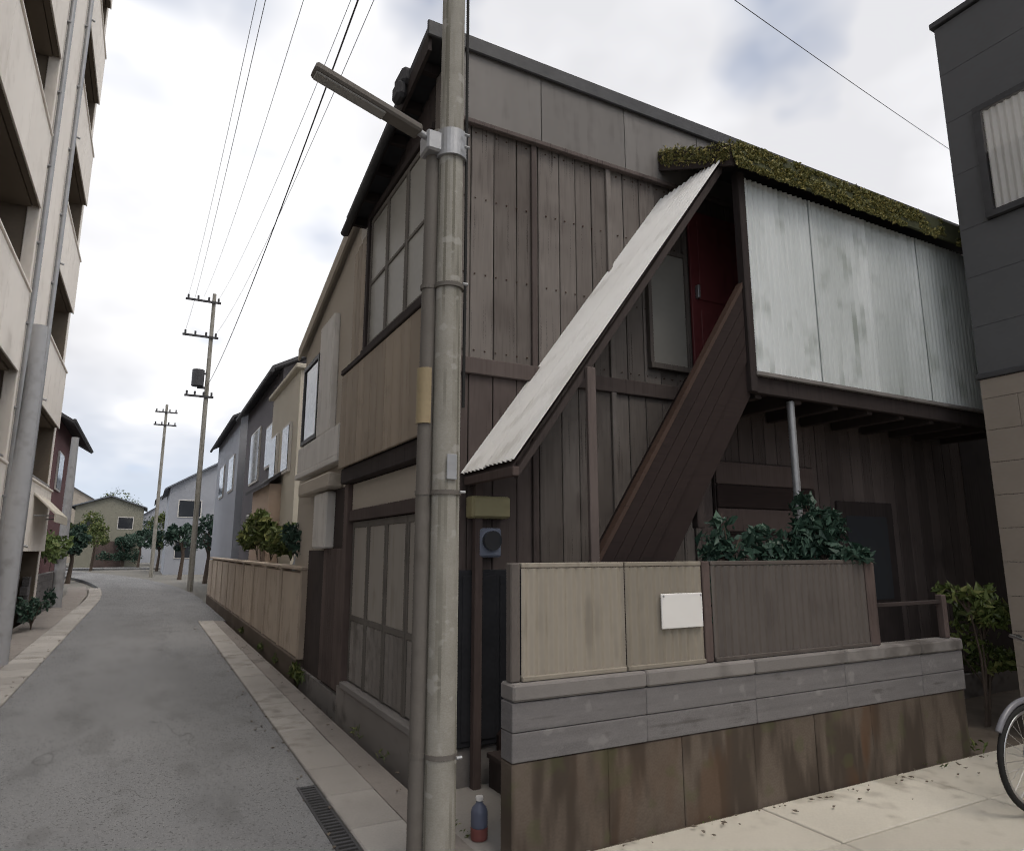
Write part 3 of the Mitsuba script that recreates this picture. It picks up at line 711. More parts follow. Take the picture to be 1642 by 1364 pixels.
# ------------------------------------------------------------------ plants by the fence
def shrub(name, label, blobs, leafm, size, stems, seed, cat_='shrub', group=None, aspect=0.5):
    k = thing(name, label, cat_, group)
    ms, ts = [], []
    R = np.random.default_rng(seed); st = []
    for i, (c, r, n) in enumerate(blobs):
        c, r = np.array(c), np.array(r)
        for q in range(7):
            o = R.normal(size=3) * 0.42; o[2] = abs(o[2]) * 0.9 - 0.25
            f = R.uniform(0.3, 0.62)
            m, t = leaves(c + o * r, r * f, max(12, int(n * 1.5 * f / 4.2)), size, seed + i * 10 + q, 0.3, aspect)
            ms.append(m); ts.append(t * 0.8 + R.random() * 0.2)
            tip = c + o * r * 1.15 + np.array([0, 0, r[2] * f * 0.8])
            st.append(tube([c - np.array([0, 0, r[2]]), c + o * r * 0.5, tip], 0.008, 5, 0.003))
    leaf_part(k, 'foliage', (cat(ms), np.concatenate(ts)), leafm)
    for (x, y, z0), (c) in stems:
        a, b = np.array([x, y, z0]), np.array(c)
        mid = (a + b) / 2 + np.array([0.03, -0.02, 0.05])
        st.append(tube([a, mid, b], 0.014, 7, 0.006))
    part(k, 'stem', cat(st), 'bark')
    return k


shrub('garden_shrub', 'dark green broadleaf shrub behind the dark fence panel, drooping over its top',
      [((3.75, 3.66, 1.60), (.34, .14, .20), 260), ((4.3, 3.68, 1.58), (.36, .16, .22), 520), ((4.68, 3.62, 1.72), (.24, .16, .34), 620), ((4.78, 3.44, 1.56), (.22, .13, .12), 320), ((4.2, 3.62, 1.15), (.6, .15, .35), 400)],
      'leaf_dark', 0.095, [((4.25, 3.66, -.05), (4.1, 3.66, 1.6)), ((4.3, 3.66, -.05), (4.65, 3.62, 1.8)), ((4.2, 3.66, -.05), (3.8, 3.66, 1.5)), ((4.3, 3.66, -.05), (4.6, 3.5, 1.5))], 50)
shrub('garden_shrub', 'yellow green shrub beside the grey building at the right edge',
      [((7.05, 3.75, 1.02), (.36, .3, .24), 420), ((6.75, 3.7, 1.18), (.26, .2, .14), 140), ((7.2, 3.85, .62), (.5, .35, .32), 500)],
      'leaf_mid', 0.10, [((7.0, 3.8, -.05), (7.0, 3.75, 1.0)), ((7.05, 3.8, -.05), (6.75, 3.7, 1.2)), ((7.05, 3.8, -.05), (7.25, 3.85, .8))], 80)

wd = []; wt = []
R = np.random.default_rng(11)
for (x, y, n, h) in ((1.79, 8.9, 60, .16), (1.78, 9.2, 70, .2), (1.76, 6.2, 24, .08), (1.77, 12.0, 50, .14), (1.75, 5.4, 18, .07), (5.97, 3.36, 30, .12), (5.3, 3.32, 14, .06), (3.1, 3.325, 12, .05), (1.72, 3.9, 14, .06), (1.77, 14.5, 50, .15), (1.78, 10.6, 40, .12)):
    m, t = leaves([x, y, h * .5], [.05, .16, h * .6], n, h * .55, int(R.integers(1e6)), 0.1, 0.3, 1.2, 0.2); wd.append(m); wt.append(t)
wk = numbered('weeds'); put_leaves(wk, (cat(wd), np.concatenate(wt)), 'leaf_mid'); labels[wk] = {'kind': 'stuff', 'label': 'small green weeds growing along the foot of walls and gutter', 'category': 'weeds'}

lv = []
R = np.random.default_rng(21)
for k in range(230):
    side = R.integers(4)
    x, y = ((R.uniform(1.52, 1.76), R.uniform(3.0, 16)), (R.uniform(2.3, 6.2), 3.30 - abs(R.normal(0, .12))), (R.uniform(-1.3, -1.05), R.uniform(6, 20)), (R.uniform(1.0, 1.17), R.uniform(2.6, 16)))[side]
    a, s_ = R.uniform(0, 6.28), R.uniform(.008, .026)
    m = trimesh.Trimesh([[-s_, 0, .004], [0, s_ * .5, .002 + s_ * .3], [s_, 0, .003], [0, -s_ * .5, .002 + s_ * .2], [0, 0, -.002]], [[0, 3, 1], [1, 3, 2], [0, 1, 4], [1, 2, 4], [2, 3, 4], [3, 0, 4]], process=False)
    m.apply_transform(trimesh.transformations.rotation_matrix(a, [0, 0, 1])); m.apply_translation([x, y, 0.022 if side != 3 else .006]); lv.append(m)
lk = numbered('fallen_leaves'); put(lk, lv, 'soil', 0.8); labels[lk] = {'kind': 'stuff', 'label': 'small brown fallen leaves and grit along the kerbs and wall foot', 'category': 'leaves'}

# small container at the fence foot
cn = thing('plastic_bottle', 'small bluish container with a red base on the ground at the fence foot', 'bottle')
def lathe(prof, c, n=20):
    m = trimesh.creation.revolve(np.array(prof), sections=n); m.apply_translation(c); return m
part(cn, 'body', lathe([(0, .065), (.046, .065), (.048, .08), (.048, .14), (.04, .165), (.02, .185), (.018, .20), (0, .20)], [1.79, 3.75, 0.006]), 'blue_plastic', smooth=40)
part(cn, 'base', lathe([(0, 0), (.045, 0), (.049, .01), (.049, .063), (0, .063)], [1.79, 3.75, 0.006]), 'red_plastic', smooth=40)
part(cn, 'cap', lathe([(0, .201), (.022, .201), (.022, .222), (0, .222)], [1.79, 3.75, 0.006]), 'white_plate', smooth=40)

# ------------------------------------------------------------------ modern grey building at the right edge
G = thing('grey_building', 'modern dark grey building with taupe tiled lower storey at the right edge', 'building')
XR, YR, ZR = 6.85, 3.40, 7.0
part(G, 'core', bx(XR + 0.03, 15.0, -7.0, YR - 0.03, -0.2, ZR - 0.02), 'cladding', 0.2)
up_ = part(G, 'upper_wall', bx(XR + 0.012, XR + 0.028, -6.9, YR - 0.02, 3.24, ZR - 0.03), 'dark_metal')
wy0, wy1, wz0, wz1 = 1.30, 3.12, 4.72, 5.86
def clad(y0, y1, z0, z1): part(up_, 'panel', bx(XR - 0.008, XR + 0.010, y0 + 0.0015, y1 - 0.0015, z0 + 0.0015, z1 - 0.0015, 0.001), 'cladding')
zz = [3.24, 3.70, 4.20, 4.70, 5.29, 5.88, 6.42, 6.97]
for z0, z1 in zip(zz[:-1], zz[1:]):
    if z0 >= 4.69 and z1 <= 5.89:
        clad(wy1 + 0.02, YR, z0, z1); clad(-0.6, wy0 - 0.02, z0, z1); clad(-3.5, -0.6, z0, z1)
    else:
        clad(1.9, YR, z0, z1); clad(-0.6, 1.9, z0, z1); clad(-3.5, -0.6, z0, z1)
part(G, 'end_wall', bx(XR + 0.0, 15, YR - 0.028, YR, 3.24, ZR - 0.03), 'cladding', 0.4)
part(G, 'parapet_cap', bx(XR - 0.04, 15.05, -7, YR + 0.03, ZR - 0.018, ZR + 0.05, 0.008), 'dark_metal', 0.8)
gw = part(G, 'window', bx(XR + 0.0, XR + 0.011, wy0, wy1, wz0, wz1), 'dark_metal')
part(gw, 'frame', cat(bx(XR - 0.05, XR - 0.002, wy0 - 0.015, wy1 + 0.015, wz1 - 0.05, wz1 + 0.01), bx(XR - 0.06, XR - 0.002, wy0 - 0.015, wy1 + 0.015, wz0 - 0.01, wz0 + 0.05),
                      bx(XR - 0.05, XR - 0.002, wy1 - 0.05, wy1 + 0.015, wz0 + 0.052, wz1 - 0.052), bx(XR - 0.05, XR - 0.002, wy0 - 0.015, wy0 + 0.05, wz0 + 0.052, wz1 - 0.052),
                      bx(XR - 0.04, XR - 0.002, 2.18, 2.24, wz0 + 0.052, wz1 - 0.052)), 'dark_metal')
for y0, y1 in ((2.242, wy1 - 0.052), (wy0 + 0.052, 2.178)):
    part(gw, 'pane', sheet_x(XR - 0.044, y0, y1, wz0 + 0.052, wz1 - 0.052), 'glass_sheet')
    part(gw, 'curtain', corrugated([XR - 0.014, y0 + 0.01, wz0 + 0.06], [0, y1 - y0 - 0.02, 0], [0, 0, wz1 - wz0 - 0.12], 0.062, 0.010, 0.002, 10), 'added_curtain_cloth')  # pale curtain added behind the glass to stand in for a bright reflection
lo = part(G, 'lower_wall', bx(XR + 0.014, XR + 0.028, -6.9, YR - 0.02, -0.1, 3.20), 'dark_metal')
part(G, 'belt_course', bx(XR - 0.03, XR + 0.026, -6.9, YR + 0.02, 3.19, 3.236, 0.006), 'dark_metal', 0.8)
z = 0.0
row = 0
while z < 3.15:
    y = YR - 0.0
    y -= 0.0
    first = True
    while y > 2.0:
        w = 0.30 if first and row % 2 else 0.60
        part(lo, 'tile', bx(XR - 0.006, XR + 0.012, y - w + 0.002, y - 0.002, z + 0.002, min(z + 0.298, 3.185), 0.0015), 'taupe_tile')
        y -= w; first = False
    z += 0.30; row += 1
part(lo, 'tiling', bx(XR - 0.002, XR + 0.012, -6.9, 1.9, 0, 3.185), 'taupe_tile', 0.5)
part(lo, 'end_face', bx(XR + 0.0, 15, YR - 0.028, YR, -0.1, 3.185), 'taupe_tile', 0.3)

# ------------------------------------------------------------------ bicycle at the right edge
K = thing('bicycle', 'parked bicycle with its front wheel just inside the right edge', 'bicycle')
BX, BY = 4.98, 2.44
def ring(c, r, rr, n=40, k=8):
    m = trimesh.creation.torus(r, rr, major_sections=n, minor_sections=k)
    m.apply_transform(trimesh.transformations.rotation_matrix(math.pi / 2, [1, 0, 0])); m.apply_translation(c); return m
bd = np.array([1.0, -0.12, 0]); bd /= np.linalg.norm(bd)
Mb = np.eye(4); Mb[:3, 0] = bd; Mb[:3, 1] = [-bd[1], bd[0], 0]; Mb[:3, 3] = [BX, BY, 0.007]
def bp(parent, name, m, mt, **k):
    m = cat(m) if isinstance(m, list) else m
    m.apply_transform(Mb); return part(parent, name, m, mt, **k)
RW = 0.325
for cx in (0.0, 1.08):
    w = bp(K, 'wheel', ring([cx, 0, RW], RW - 0.018, 0.018), 'black_rubber', smooth=True)
    bp(w, 'rim', ring([cx, 0, RW], RW - 0.045, 0.011), 'chrome', smooth=True)
    sp_ = []
    for i in range(28):
        t = i * 2 * math.pi / 28; t2 = t + (0.35 if i % 2 else -0.35); o = 0.03 * (1 if i % 4 < 2 else -1)
        sp_.append(tube([[cx + 0.02 * math.cos(t2), o, RW + 0.02 * math.sin(t2)], [cx + (RW - 0.05) * math.cos(t), 0, RW + (RW - 0.05) * math.sin(t)]], 0.0016, 4))
    bp(w, 'spokes', sp_, 'chrome')
    hb = tube([[cx, -0.05, RW], [cx, 0.05, RW]], 0.022, 12)
    bp(w, 'hub', hb, 'galvanised')
    fe = [(cx + (RW + 0.02) * math.cos(t), RW + (RW + 0.02) * math.sin(t)) for t in np.linspace(0.5, 2.6, 20)]
    bp(K, 'mudguard', tube([[a, 0, b] for a, b in fe], 0.018, 8), 'bike_paint', smooth=True)
hd0, hd1, bb, st = [0.20, 0, 0.86], [0.14, 0, 0.62], [0.66, 0, 0.30], [0.80, 0, 0.80]
bp(K, 'frame', [tube([hd0, hd1], 0.022, 12), tube([hd1, bb], 0.02, 12), tube([bb, st], 0.017, 12), tube([hd1, [0.72, 0, 0.52]], 0.016, 12)] +
   [tube([bb, [1.08, s * 0.06, RW]], 0.011, 8) for s in (-1, 1)] + [tube([[0.78, 0, 0.73], [1.08, s * 0.06, RW]], 0.010, 8) for s in (-1, 1)], 'bike_paint')
bp(K, 'fork', [tube([[0.145, s * 0.05, 0.66], [0.06, s * 0.055, 0.45], [0, s * 0.055, RW]], 0.012, 8) for s in (-1, 1)] + [tube([[0.145, -0.055, 0.66], [0.145, 0.055, 0.66]], 0.014, 8)], 'chrome')
bp(K, 'handlebar', [tube([[0.20, 0, 0.86], [0.22, 0, 0.98]], 0.013, 8), tube([[0.42, -0.28, 1.0], [0.26, -0.22, 1.02], [0.20, 0, 0.98], [0.26, 0.22, 1.02], [0.42, 0.28, 1.0]], 0.011, 8)], 'chrome')
for s in (-1, 1):
    bp(K, 'grip', tube([[0.36, s * 0.262, 1.007], [0.46, s * 0.292, 0.995]], 0.016, 8), 'black_rubber')
bp(K, 'saddle', cat(bx(0.72, 0.86, -0.045, 0.045, 0.83, 0.87, 0.018), bx(0.84, 0.98, -0.085, 0.085, 0.835, 0.885, 0.02)), 'black_rubber')
bp(K, 'chainring', tube([[0.66, 0.045, 0.30], [0.66, 0.05, 0.30]], 0.09, 24), 'galvanised')
bp(K, 'pedal', cat(tube([[0.66, 0.05, 0.30], [0.78, 0.07, 0.20]], 0.009, 6), bx(0.74, 0.83, 0.075, 0.16, 0.185, 0.21, .006)), 'dark_metal')
bp(K, 'pedal', cat(tube([[0.66, -0.05, 0.30], [0.54, -0.07, 0.40]], 0.009, 6), bx(0.49, 0.58, -0.16, -0.075, 0.39, 0.415, .006)), 'dark_metal')
bp(K, 'kickstand', cat(tube([[1.10, 0.08, 0.30], [1.22, 0.16, 0.0]], 0.010, 6), tube([[1.10, -0.08, 0.30], [1.22, -0.16, 0.0]], 0.010, 6)), 'galvanised')

# ------------------------------------------------------------------ neighbours along the right side of the lane
N2 = thing('beige_house', 'narrow beige house with a pale balcony next to the wooden house', 'house')
part(N2, 'wall', prism([(7.36, -0.1), (10.3, -0.1), (10.3, 4.55), (7.36, 5.42)], 'x', XF + 0.08, 6.0), 'beige_wall', 0.6)
rf = part(N2, 'roof', prism([(7.10, 5.52), (10.45, 4.56), (10.45, 4.66), (7.10, 5.62)], 'x', XF - 0.02, 6.1), 'beige_wall', 0.5)
part(rf, 'verge_trim', prism([(7.10, 5.44), (10.45, 4.48), (10.45, 4.555), (7.10, 5.515)], 'x', XF - 0.02, XF + 0.01), 'beige_wall', 0.3)
w2 = part(N2, 'window', bx(XF + 0.04, XF + 0.078, 9.15, 10.05, 3.15, 4.20), 'dark_pane')
part(w2, 'frame', cat(bx(XF + 0.02, XF + 0.075, 9.10, 10.10, 4.202, 4.26), bx(XF + 0.02, XF + 0.075, 9.10, 10.10, 3.09, 3.148), bx(XF + 0.02, XF + 0.075, 9.10, 9.148, 3.15, 4.2), bx(XF + 0.02, XF + 0.075, 10.052, 10.10, 3.15, 4.2)), 'dark_metal')
part(N2, 'shutter_box', bx(XF + 0.0, XF + 0.078, 8.20, 8.95, 3.05, 4.55, 0.01), 'pale_paint', 0.1)
bl = part(N2, 'balcony', bx(XF - 0.04, XF + 0.078, 7.55, 9.9, 2.66, 3.02, 0.012), 'pale_paint', 0.3)
part(bl, 'floor', bx(XF - 0.06, XF + 0.078, 7.5, 9.95, 2.58, 2.655, 0.01), 'pale_paint', 0.1)
part(N2, 'awning', bx(XF - 0.10, XF + 0.078, 7.7, 9.4, 2.30, 2.48, 0.02), 'beige_wall', 0.9)
part(N2, 'downpipe', bx(XF - 0.05, XF + 0.078, 7.95, 8.6, 1.62, 2.28, 0.02), 'pale_paint', 0.3)
part(N2, 'door', bx(XF + 0.055, XF + 0.078, 8.35, 9.25, 0.05, 1.60), 'board_dark')
part(N2, 'plinth', bx(XF + 0.02, XF + 0.3, 7.36, 10.3, -0.15, 0.12), 'wall_cap')

BW = thing('boundary_wall', 'low pinkish brown boundary wall with plants hanging over it along the lane', 'wall')
part(BW, 'base', bx(XF - 0.04, XF + 0.16, 9.30, 24.0, -0.15, 0.22, 0.01), 'wall_stained')
yb = 9.30
while yb < 23.5:
    part(BW, 'panel', bx(XF, XF + 0.11, yb + 0.06, yb + 1.46, 0.222, 1.30, 0.008), 'pink_wall')
    part(BW, 'pier', bx(XF - 0.02, XF + 0.13, yb - 0.055, yb + 0.055, 0.222, 1.34, 0.008), 'pink_wall', 0.2)
    yb += 1.52
part(BW, 'coping', bx(XF - 0.03, XF + 0.14, 9.24, 24.0, 1.342, 1.385, 0.008), 'pink_wall', 0.6)
shrub('garden_hedge', 'yellow green garden plants spilling over the pinkish boundary wall',
      [((2.2, 12.2, 1.75), (.42, .8, .32), 700), ((2.15, 14.0, 1.85), (.40, 1.0, .45), 900), ((2.2, 16.2, 1.9), (.42, 1.2, .5), 900)], 'leaf_mid', 0.16,
      [((2.4, 12.2, 0), (2.2, 12.2, 1.8)), ((2.4, 14.0, 0), (2.2, 14, 1.9)), ((2.4, 16.2, 0), (2.2, 16.2, 1.9))], 120, 'hedge')
shrub('garden_shrub', 'dark green shrub at the near end of the pinkish boundary wall',
      [((2.15, 10.6, 1.75), (.3, .55, .45), 600)], 'leaf_dark', 0.13, [((2.3, 10.6, 0), (2.2, 10.6, 1.8))], 150)
vs = thing('covered_bundle', 'pale blue covered bundle standing behind the boundary wall among plants', 'covered bundle')
ic = trimesh.creation.icosphere(3, 1.0); v = np.array(ic.vertices); v *= (1 + 0.22 * (meshkit.noise(v * 3.0) - .5))[:, None]; v *= [.28, .7, .42]; v += [2.35, 11.3, 1.25]
part(vs, 'cover', trimesh.Trimesh(v, ic.faces, process=False), 'grey_render', 0.8, smooth=True)


def house(key_label, name, x0, x1, y0, y1, ze, ridge, wallm, roofm, face='x', wins=(), group=None, over=0.35):
    """Gabled house: ridge runs along y. wins: (axis face, a0, a1, z0, z1)."""
    k = thing(name, key_label, 'house', group)
    xm = (x0 + x1) / 2
    part(k, 'wall', prism([(x0, -0.2), (x1, -0.2), (x1, ze), (xm, ridge), (x0, ze)], 'y', y0, y1), wallm)
    s = (ridge - ze) / (xm - x0)
    t = 0.12
    part(k, 'roof', prism([(x0 - over, ze - s * over + 0.02), (xm, ridge + 0.02), (x1 + over, ze - s * over + 0.02), (x1 + over, ze - s * over + t), (xm, ridge + t + 0.03), (x0 - over, ze - s * over + t)], 'y', y0 - over, y1 + over), roofm)
    part(k, 'eaves_gutter', tube([[x0 - over, y0 - over, ze - s * over - 0.01], [x0 - over, y1 + over, ze - s * over - 0.01]], 0.06, 8), 'dark_metal')
    for (fc, a0, a1, z0, z1) in wins:
        if fc == 'x':
            w = part(k, 'window', bx(x0 - 0.05, x0 - 0.004, a0, a1, z0, z1), 'pale_paint')
            part(w, 'pane', bx(x0 - 0.065, x0 - 0.052, a0 + .06, a1 - .06, z0 + .06, z1 - .06), 'dark_pane')
        elif fc == 'X':
            w = part(k, 'window', bx(x1 + 0.004, x1 + 0.05, a0, a1, z0, z1), 'pale_paint')
            part(w, 'pane', bx(x1 + 0.052, x1 + 0.065, a0 + .06, a1 - .06, z0 + .06, z1 - .06), 'dark_pane')
        else:
            w = part(k, 'window', bx(a0, a1, y0 - 0.05, y0 - 0.004, z0, z1), 'pale_paint')
            part(w, 'pane', bx(a0 + .06, a1 - .06, y0 - 0.065, y0 - 0.052, z0 + .06, z1 - .06), 'dark_pane')
    return k


c3 = thing('cream_house', 'tall cream rendered house behind the pinkish boundary wall', 'house')
part(c3, 'wall', bx(2.62, 7.5, 14.6, 18.2, -0.2, 5.45), 'cream', 0.4)
part(c3, 'roof_slab', bx(2.50, 7.6, 14.5, 18.3, 5.454, 5.56, 0.02), 'cream', 0.2)
for y0 in (15.2, 16.9):
    w = part(c3, 'window', bx(2.56, 2.616, y0, y0 + 0.9, 3.3, 4.4), 'pale_paint')
    part(w, 'pane', bx(2.545, 2.558, y0 + .06, y0 + .84, 3.36, 4.34), 'dark_pane')
porch = thing('salmon_porch', 'small salmon coloured gabled porch in front of the cream house', 'porch')
part(porch, 'wall', prism([(2.36, 0.0), (2.62, 0.0), (2.62, 3.1), (2.36, 3.1)], 'y', 16.2, 19.0), 'salmon')
part(porch, 'roof', prism([(2.2, 3.02), (2.62, 3.34), (2.62, 3.42), (2.2, 3.10)], 'y', 16.0, 19.2), 'roof_dark')
house('dark two-storey house with a black roof beyond the cream house', 'dark_house', 3.0, 9.0, 19.4, 27.0, 6.7, 8.3, 'dark_render', 'roof_dark', wins=(('x', 20.2, 21.6, 4.0, 5.3), ('x', 23.0, 25.2, 3.8, 5.6), ('x', 23.0, 25.0, 1.6, 2.8), ('y', 3.3, 4.2, 4.0, 5.2)))
house('blue grey house further along the right side of the lane', 'blue_grey_house', 2.9, 9.0, 28.5, 38.0, 6.9, 8.6, 'grey_render', 'roof_dark', wins=(('x', 29.5, 31.5, 4.0, 5.5), ('x', 33.5, 35.5, 4.0, 5.5), ('y', 3.2, 4.6, 4.0, 5.3)))
house('pale grey house with a blue roof at the far bend of the lane', 'pale_grey_house', 1.2, 8.5, 56.0, 66.0, 6.2, 8.4, 'grey_render', 'roof_blue', wins=(('y', 1.8, 3.4, 4.0, 5.3), ('y', 4.4, 6.2, 4.0, 5.3), ('y', 1.8, 3.0, 1.0, 2.3)))
ol = house('small olive beige house with a dark garage facing down the lane', 'olive_house', -6.5, -0.6, 79.0, 86.0, 5.9, 6.9, 'olive_render', 'roof_blue', wins=(('y', -5.6, -4.2, 3.7, 4.9), ('y', -2.8, -1.4, 3.7, 4.9)))
part(ol, 'garage_door', bx(-4.6, -1.9, 78.94, 78.996, -0.1, 2.5), 'post_brown')
house('grey house with a dark roof left of the olive house', 'distant_house', -17.0, -8.0, 82.0, 92.0, 6.5, 9.5, 'grey_render', 'roof_dark', wins=(('y', -14.5, -13.0, 3.9, 5.2), ('y', -11.5, -10.0, 3.9, 5.2)))
house('grey house with a blue roof far beyond the lane between others', 'distant_house', 0.8, 10.0, 88.0, 98.0, 7.5, 10.5, 'grey_render', 'roof_blue', wins=(('y', 2.0, 3.6, 5.0, 6.4), ('y', 5.0, 6.6, 5.0, 6.4)))
rh = house('dark red house with a deep eave beyond the apartment block', 'red_house', -8.0, -2.9, 26.0, 33.0, 5.9, 7.4, 'red_render', 'roof_dark', wins=(('X', 27.0, 28.4, 3.6, 4.9), ('X', 30.5, 32.0, 3.6, 4.9), ('y', -4.6, -3.4, 3.6, 4.9)), over=0.5)
part(rh, 'eaves_gutter', tube([[-2.4, 25.5, 5.72], [-2.4, 33.5, 5.72]], 0.06, 8), 'dark_metal')
house('grey house on the left beyond the dark red one', 'grey_house', -12.0, -5.2, 40.0, 50.0, 5.8, 7.8, 'grey_render', 'roof_dark', wins=(('X', 42, 43.5, 3.6, 4.8), ('X', 46, 47.5, 3.6, 4.8)))


for i, (x0, x1, y0, ze, wm, rm, lb) in enumerate(((-1.0, 6.5, 112.0, 6.5, 'grey_render', 'roof_blue', 'grey house furthest down the lane straight behind the slim pole'),
        (-30.0, -18.0, 110.0, 7.0, 'grey_render', 'roof_dark', 'distant grey house with a dark roof at the far left'),
        (8.0, 18.0, 116.0, 9.5, 'beige_wall', 'roof_blue', 'tall distant house behind the roofs on the right'),
        (-16.0, -7.5, 118.0, 9.0, 'beige_wall', 'roof_blue', 'distant beige house with a blue roof behind the olive house'))):
    house(lb, 'distant_house', x0, x1, y0, y0 + 10, ze, ze + 2.6, wm, rm, wins=(('y', x0 + 1.2, x0 + 2.8, 4.2, 5.6), ('y', x0 + 4.4, x0 + 6.0, 4.2, 5.6)))


def tree(label, x, y, h, r, seed, leafm='leaf_mid', n=900):
    k = thing('garden_tree', label, 'tree')
    part(k, 'trunk', tube([[x, y, -0.2], [x + .1, y, h * .35], [x, y, h * .7]], 0.13, 9, 0.05), 'bark')
    part(k, 'limb', cat([tube([[x + .05, y, h * .4], [x + r * .5 * math.cos(a), y + r * .5 * math.sin(a), h * .7]], 0.06, 6, 0.02) for a in (0.3, 2.2, 4.3)]), 'bark')
    ms, ts = [], []
    R = np.random.default_rng(seed)
    for i in range(13):
        a, rr = R.uniform(0, 6.28), r * R.uniform(0.1, 0.85)
        f = R.uniform(0.25, 0.5)
        m, t = leaves([x + rr * math.cos(a), y + rr * math.sin(a), h * R.uniform(.45, .92)], [r * f, r * f, r * f * .75], n // 8, 0.24, seed + i, .2)
        ms.append(m); ts.append(t * 0.8 + R.random() * 0.2)
    leaf_part(k, 'crown', (cat(ms), np.concatenate(ts)), leafm)


tree('rounded green tree left of the olive house at the end of the lane', -4.1, 69.5, 5.0, 1.9, 300, 'leaf_mid', 1500)
tree('dark garden tree on the right just before the far utility pole', 2.9, 40.5, 3.6, 1.1, 320, 'leaf_dark', 700)
tree('dark garden tree on the right beyond the far utility pole', 1.9, 46.5, 3.6, 1.0, 340, 'leaf_dark', 700)

tree('dull green tree in front of the olive house beside its garage', -0.6, 74.5, 4.2, 1.3, 360, 'leaf_dark', 1100)
tree('green tree behind the slim distant pole', 1.6, 78.5, 5.6, 1.8, 380, 'leaf_mid', 1300)
tree('tall dark tree left of the far grey houses', -8.4, 78.0, 6.5, 2.4, 400, 'leaf_dark', 1500)
for i, (lb, x, y, h, r, lm) in enumerate((('small dark tree close behind the slim distant pole', 0.9, 66.0, 3.8, 1.3, 'leaf_dark'), ('rounded tree on the far right corner of the lane', 2.4, 62.0, 3.4, 1.2, 'leaf_mid'),
        ('bushy tree on the left where the lane bends away', -5.0, 56.0, 3.6, 1.3, 'leaf_mid'), ('dark tree on the left before the lane bends away', -3.6, 44.0, 3.0, 1.0, 'leaf_dark'), ('low tree straight across the end of the lane', -2.0, 78.0, 3.4, 1.4, 'leaf_dark'),
        ('tall tree rising behind the olive house', -3.5, 92.0, 8.6, 3.0, 'leaf_mid'), ('wide tree behind the roofs at the end of the lane', 0.8, 98.0, 7.0, 3.0, 'leaf_dark'))):
    tree(lb, x, y, h, r, 700 + i * 20, lm, 1300)
shrub('garden_hedge', 'clipped dark hedge across the far end of the lane', [((-3.4 + k * 1.3, 77.6, 1.0), (.9, .5, .8), 500) for k in range(3)], 'leaf_dark', 0.2, [((-3.0, 77.6, 0), (-3.0, 77.6, 1.0))], 600, 'hedge')
# far poles
def far_pole(label, x, y, h, arms, r=0.16, name='utility_pole', transformer=None, m_='pole_grey'):
    k = thing(name, label, 'utility pole')
    part(k, 'shaft', tube([[x, y, -0.2], [x, y, h]], r, 14, r * .65), m_, 0.4, smooth=True)
    for (z, l, off) in arms:
        part(k, 'crossarm', bx(x - l + off, x + l + off, y - 0.16, y - 0.08, z, z + 0.09), 'dark_metal')
        for s in (-0.85, -0.3, 0.3, 0.85):
            part(k, 'insulator', tube([[x + s * l + off, y - .12, z + .09], [x + s * l + off, y - .12, z + .26]], 0.045, 8), 'dark_metal')
    if transformer:
        z = transformer
        m = trimesh.creation.cylinder(0.26, 0.75, sections=20); m.apply_translation([x - 0.40, y - 0.02, z])
        part(k, 'transformer', m, 'dark_metal', 0.9)
        part(k, 'transformer_bracket', cat(bx(x - 0.4, x, y - .06, y + .06, z - .47, z - .38), bx(x - 0.4, x, y - .06, y + .06, z + .2, z + .27)), 'dark_metal')
    return k


far_pole('tall far utility pole with crossarms and a transformer on the right of the lane', 1.80, 33.0, 13.4, ((12.9, 0.75, -0.45), (11.2, 0.75, -0.45), (8.4, 0.6, -0.3)), 0.125, transformer=9.3)
far_pole('distant slim utility pole at the bend of the lane', 0.40, 51.5, 11.5, ((10.9, 0.7, 0), (10.0, 0.7, 0)), 0.13)
far_pole('short grey pole standing close to the apartment block on the left pavement', -1.74, 12.2, 5.0, (), 0.15, m_='steel_paint')
far_pole('short grey pole further along the left pavement beside the dark red house', -2.15, 23.6, 4.9, (), 0.15, m_='steel_paint')

# wires
def wire(label, a, b, sag, r=0.012, group='wires along the lane'):
    a, b = np.array(a, float), np.array(b, float)
    s = np.linspace(0, 1, 28)[:, None]
    p = a + (b - a) * s; p[:, 2] -= (4 * s * (1 - s))[:, 0] * sag
    k = thing('overhead_wire', label, 'wire', group)
    put(k, tube(p, r, 6), 'dark_metal', 0.5)


for dx, wz, lb in ((-0.64, 0, 'leftmost thin wire on the top crossarm of the tall far pole'), (0.0, 0, 'middle thin wire on the top crossarm of the tall far pole'), (0.64, 0, 'right thin wire on the top crossarm of the tall far pole'),
                   (-0.64, 1, 'left thin wire on the second crossarm of the tall far pole'), (0.64, 1, 'right thin wire on the second crossarm of the tall far pole')):
    wire(lb, [PX + dx, PY - .06, (9.72, 8.82)[wz]], [1.35 + dx, 32.9, (13.15, 11.45)[wz]], 0.7, 0.0052)
wire('thick dark cable strung lowest from the near pole along the lane', [PX, PY + .1, 7.3], [1.82, 32.9, 9.0], 0.5, 0.010, None)
wire('faint wire crossing the sky from the near pole towards the grey building', [PX + .02, PY, 6.62], [13.44, 6.5, 9.2], 0.05, 0.005, None)

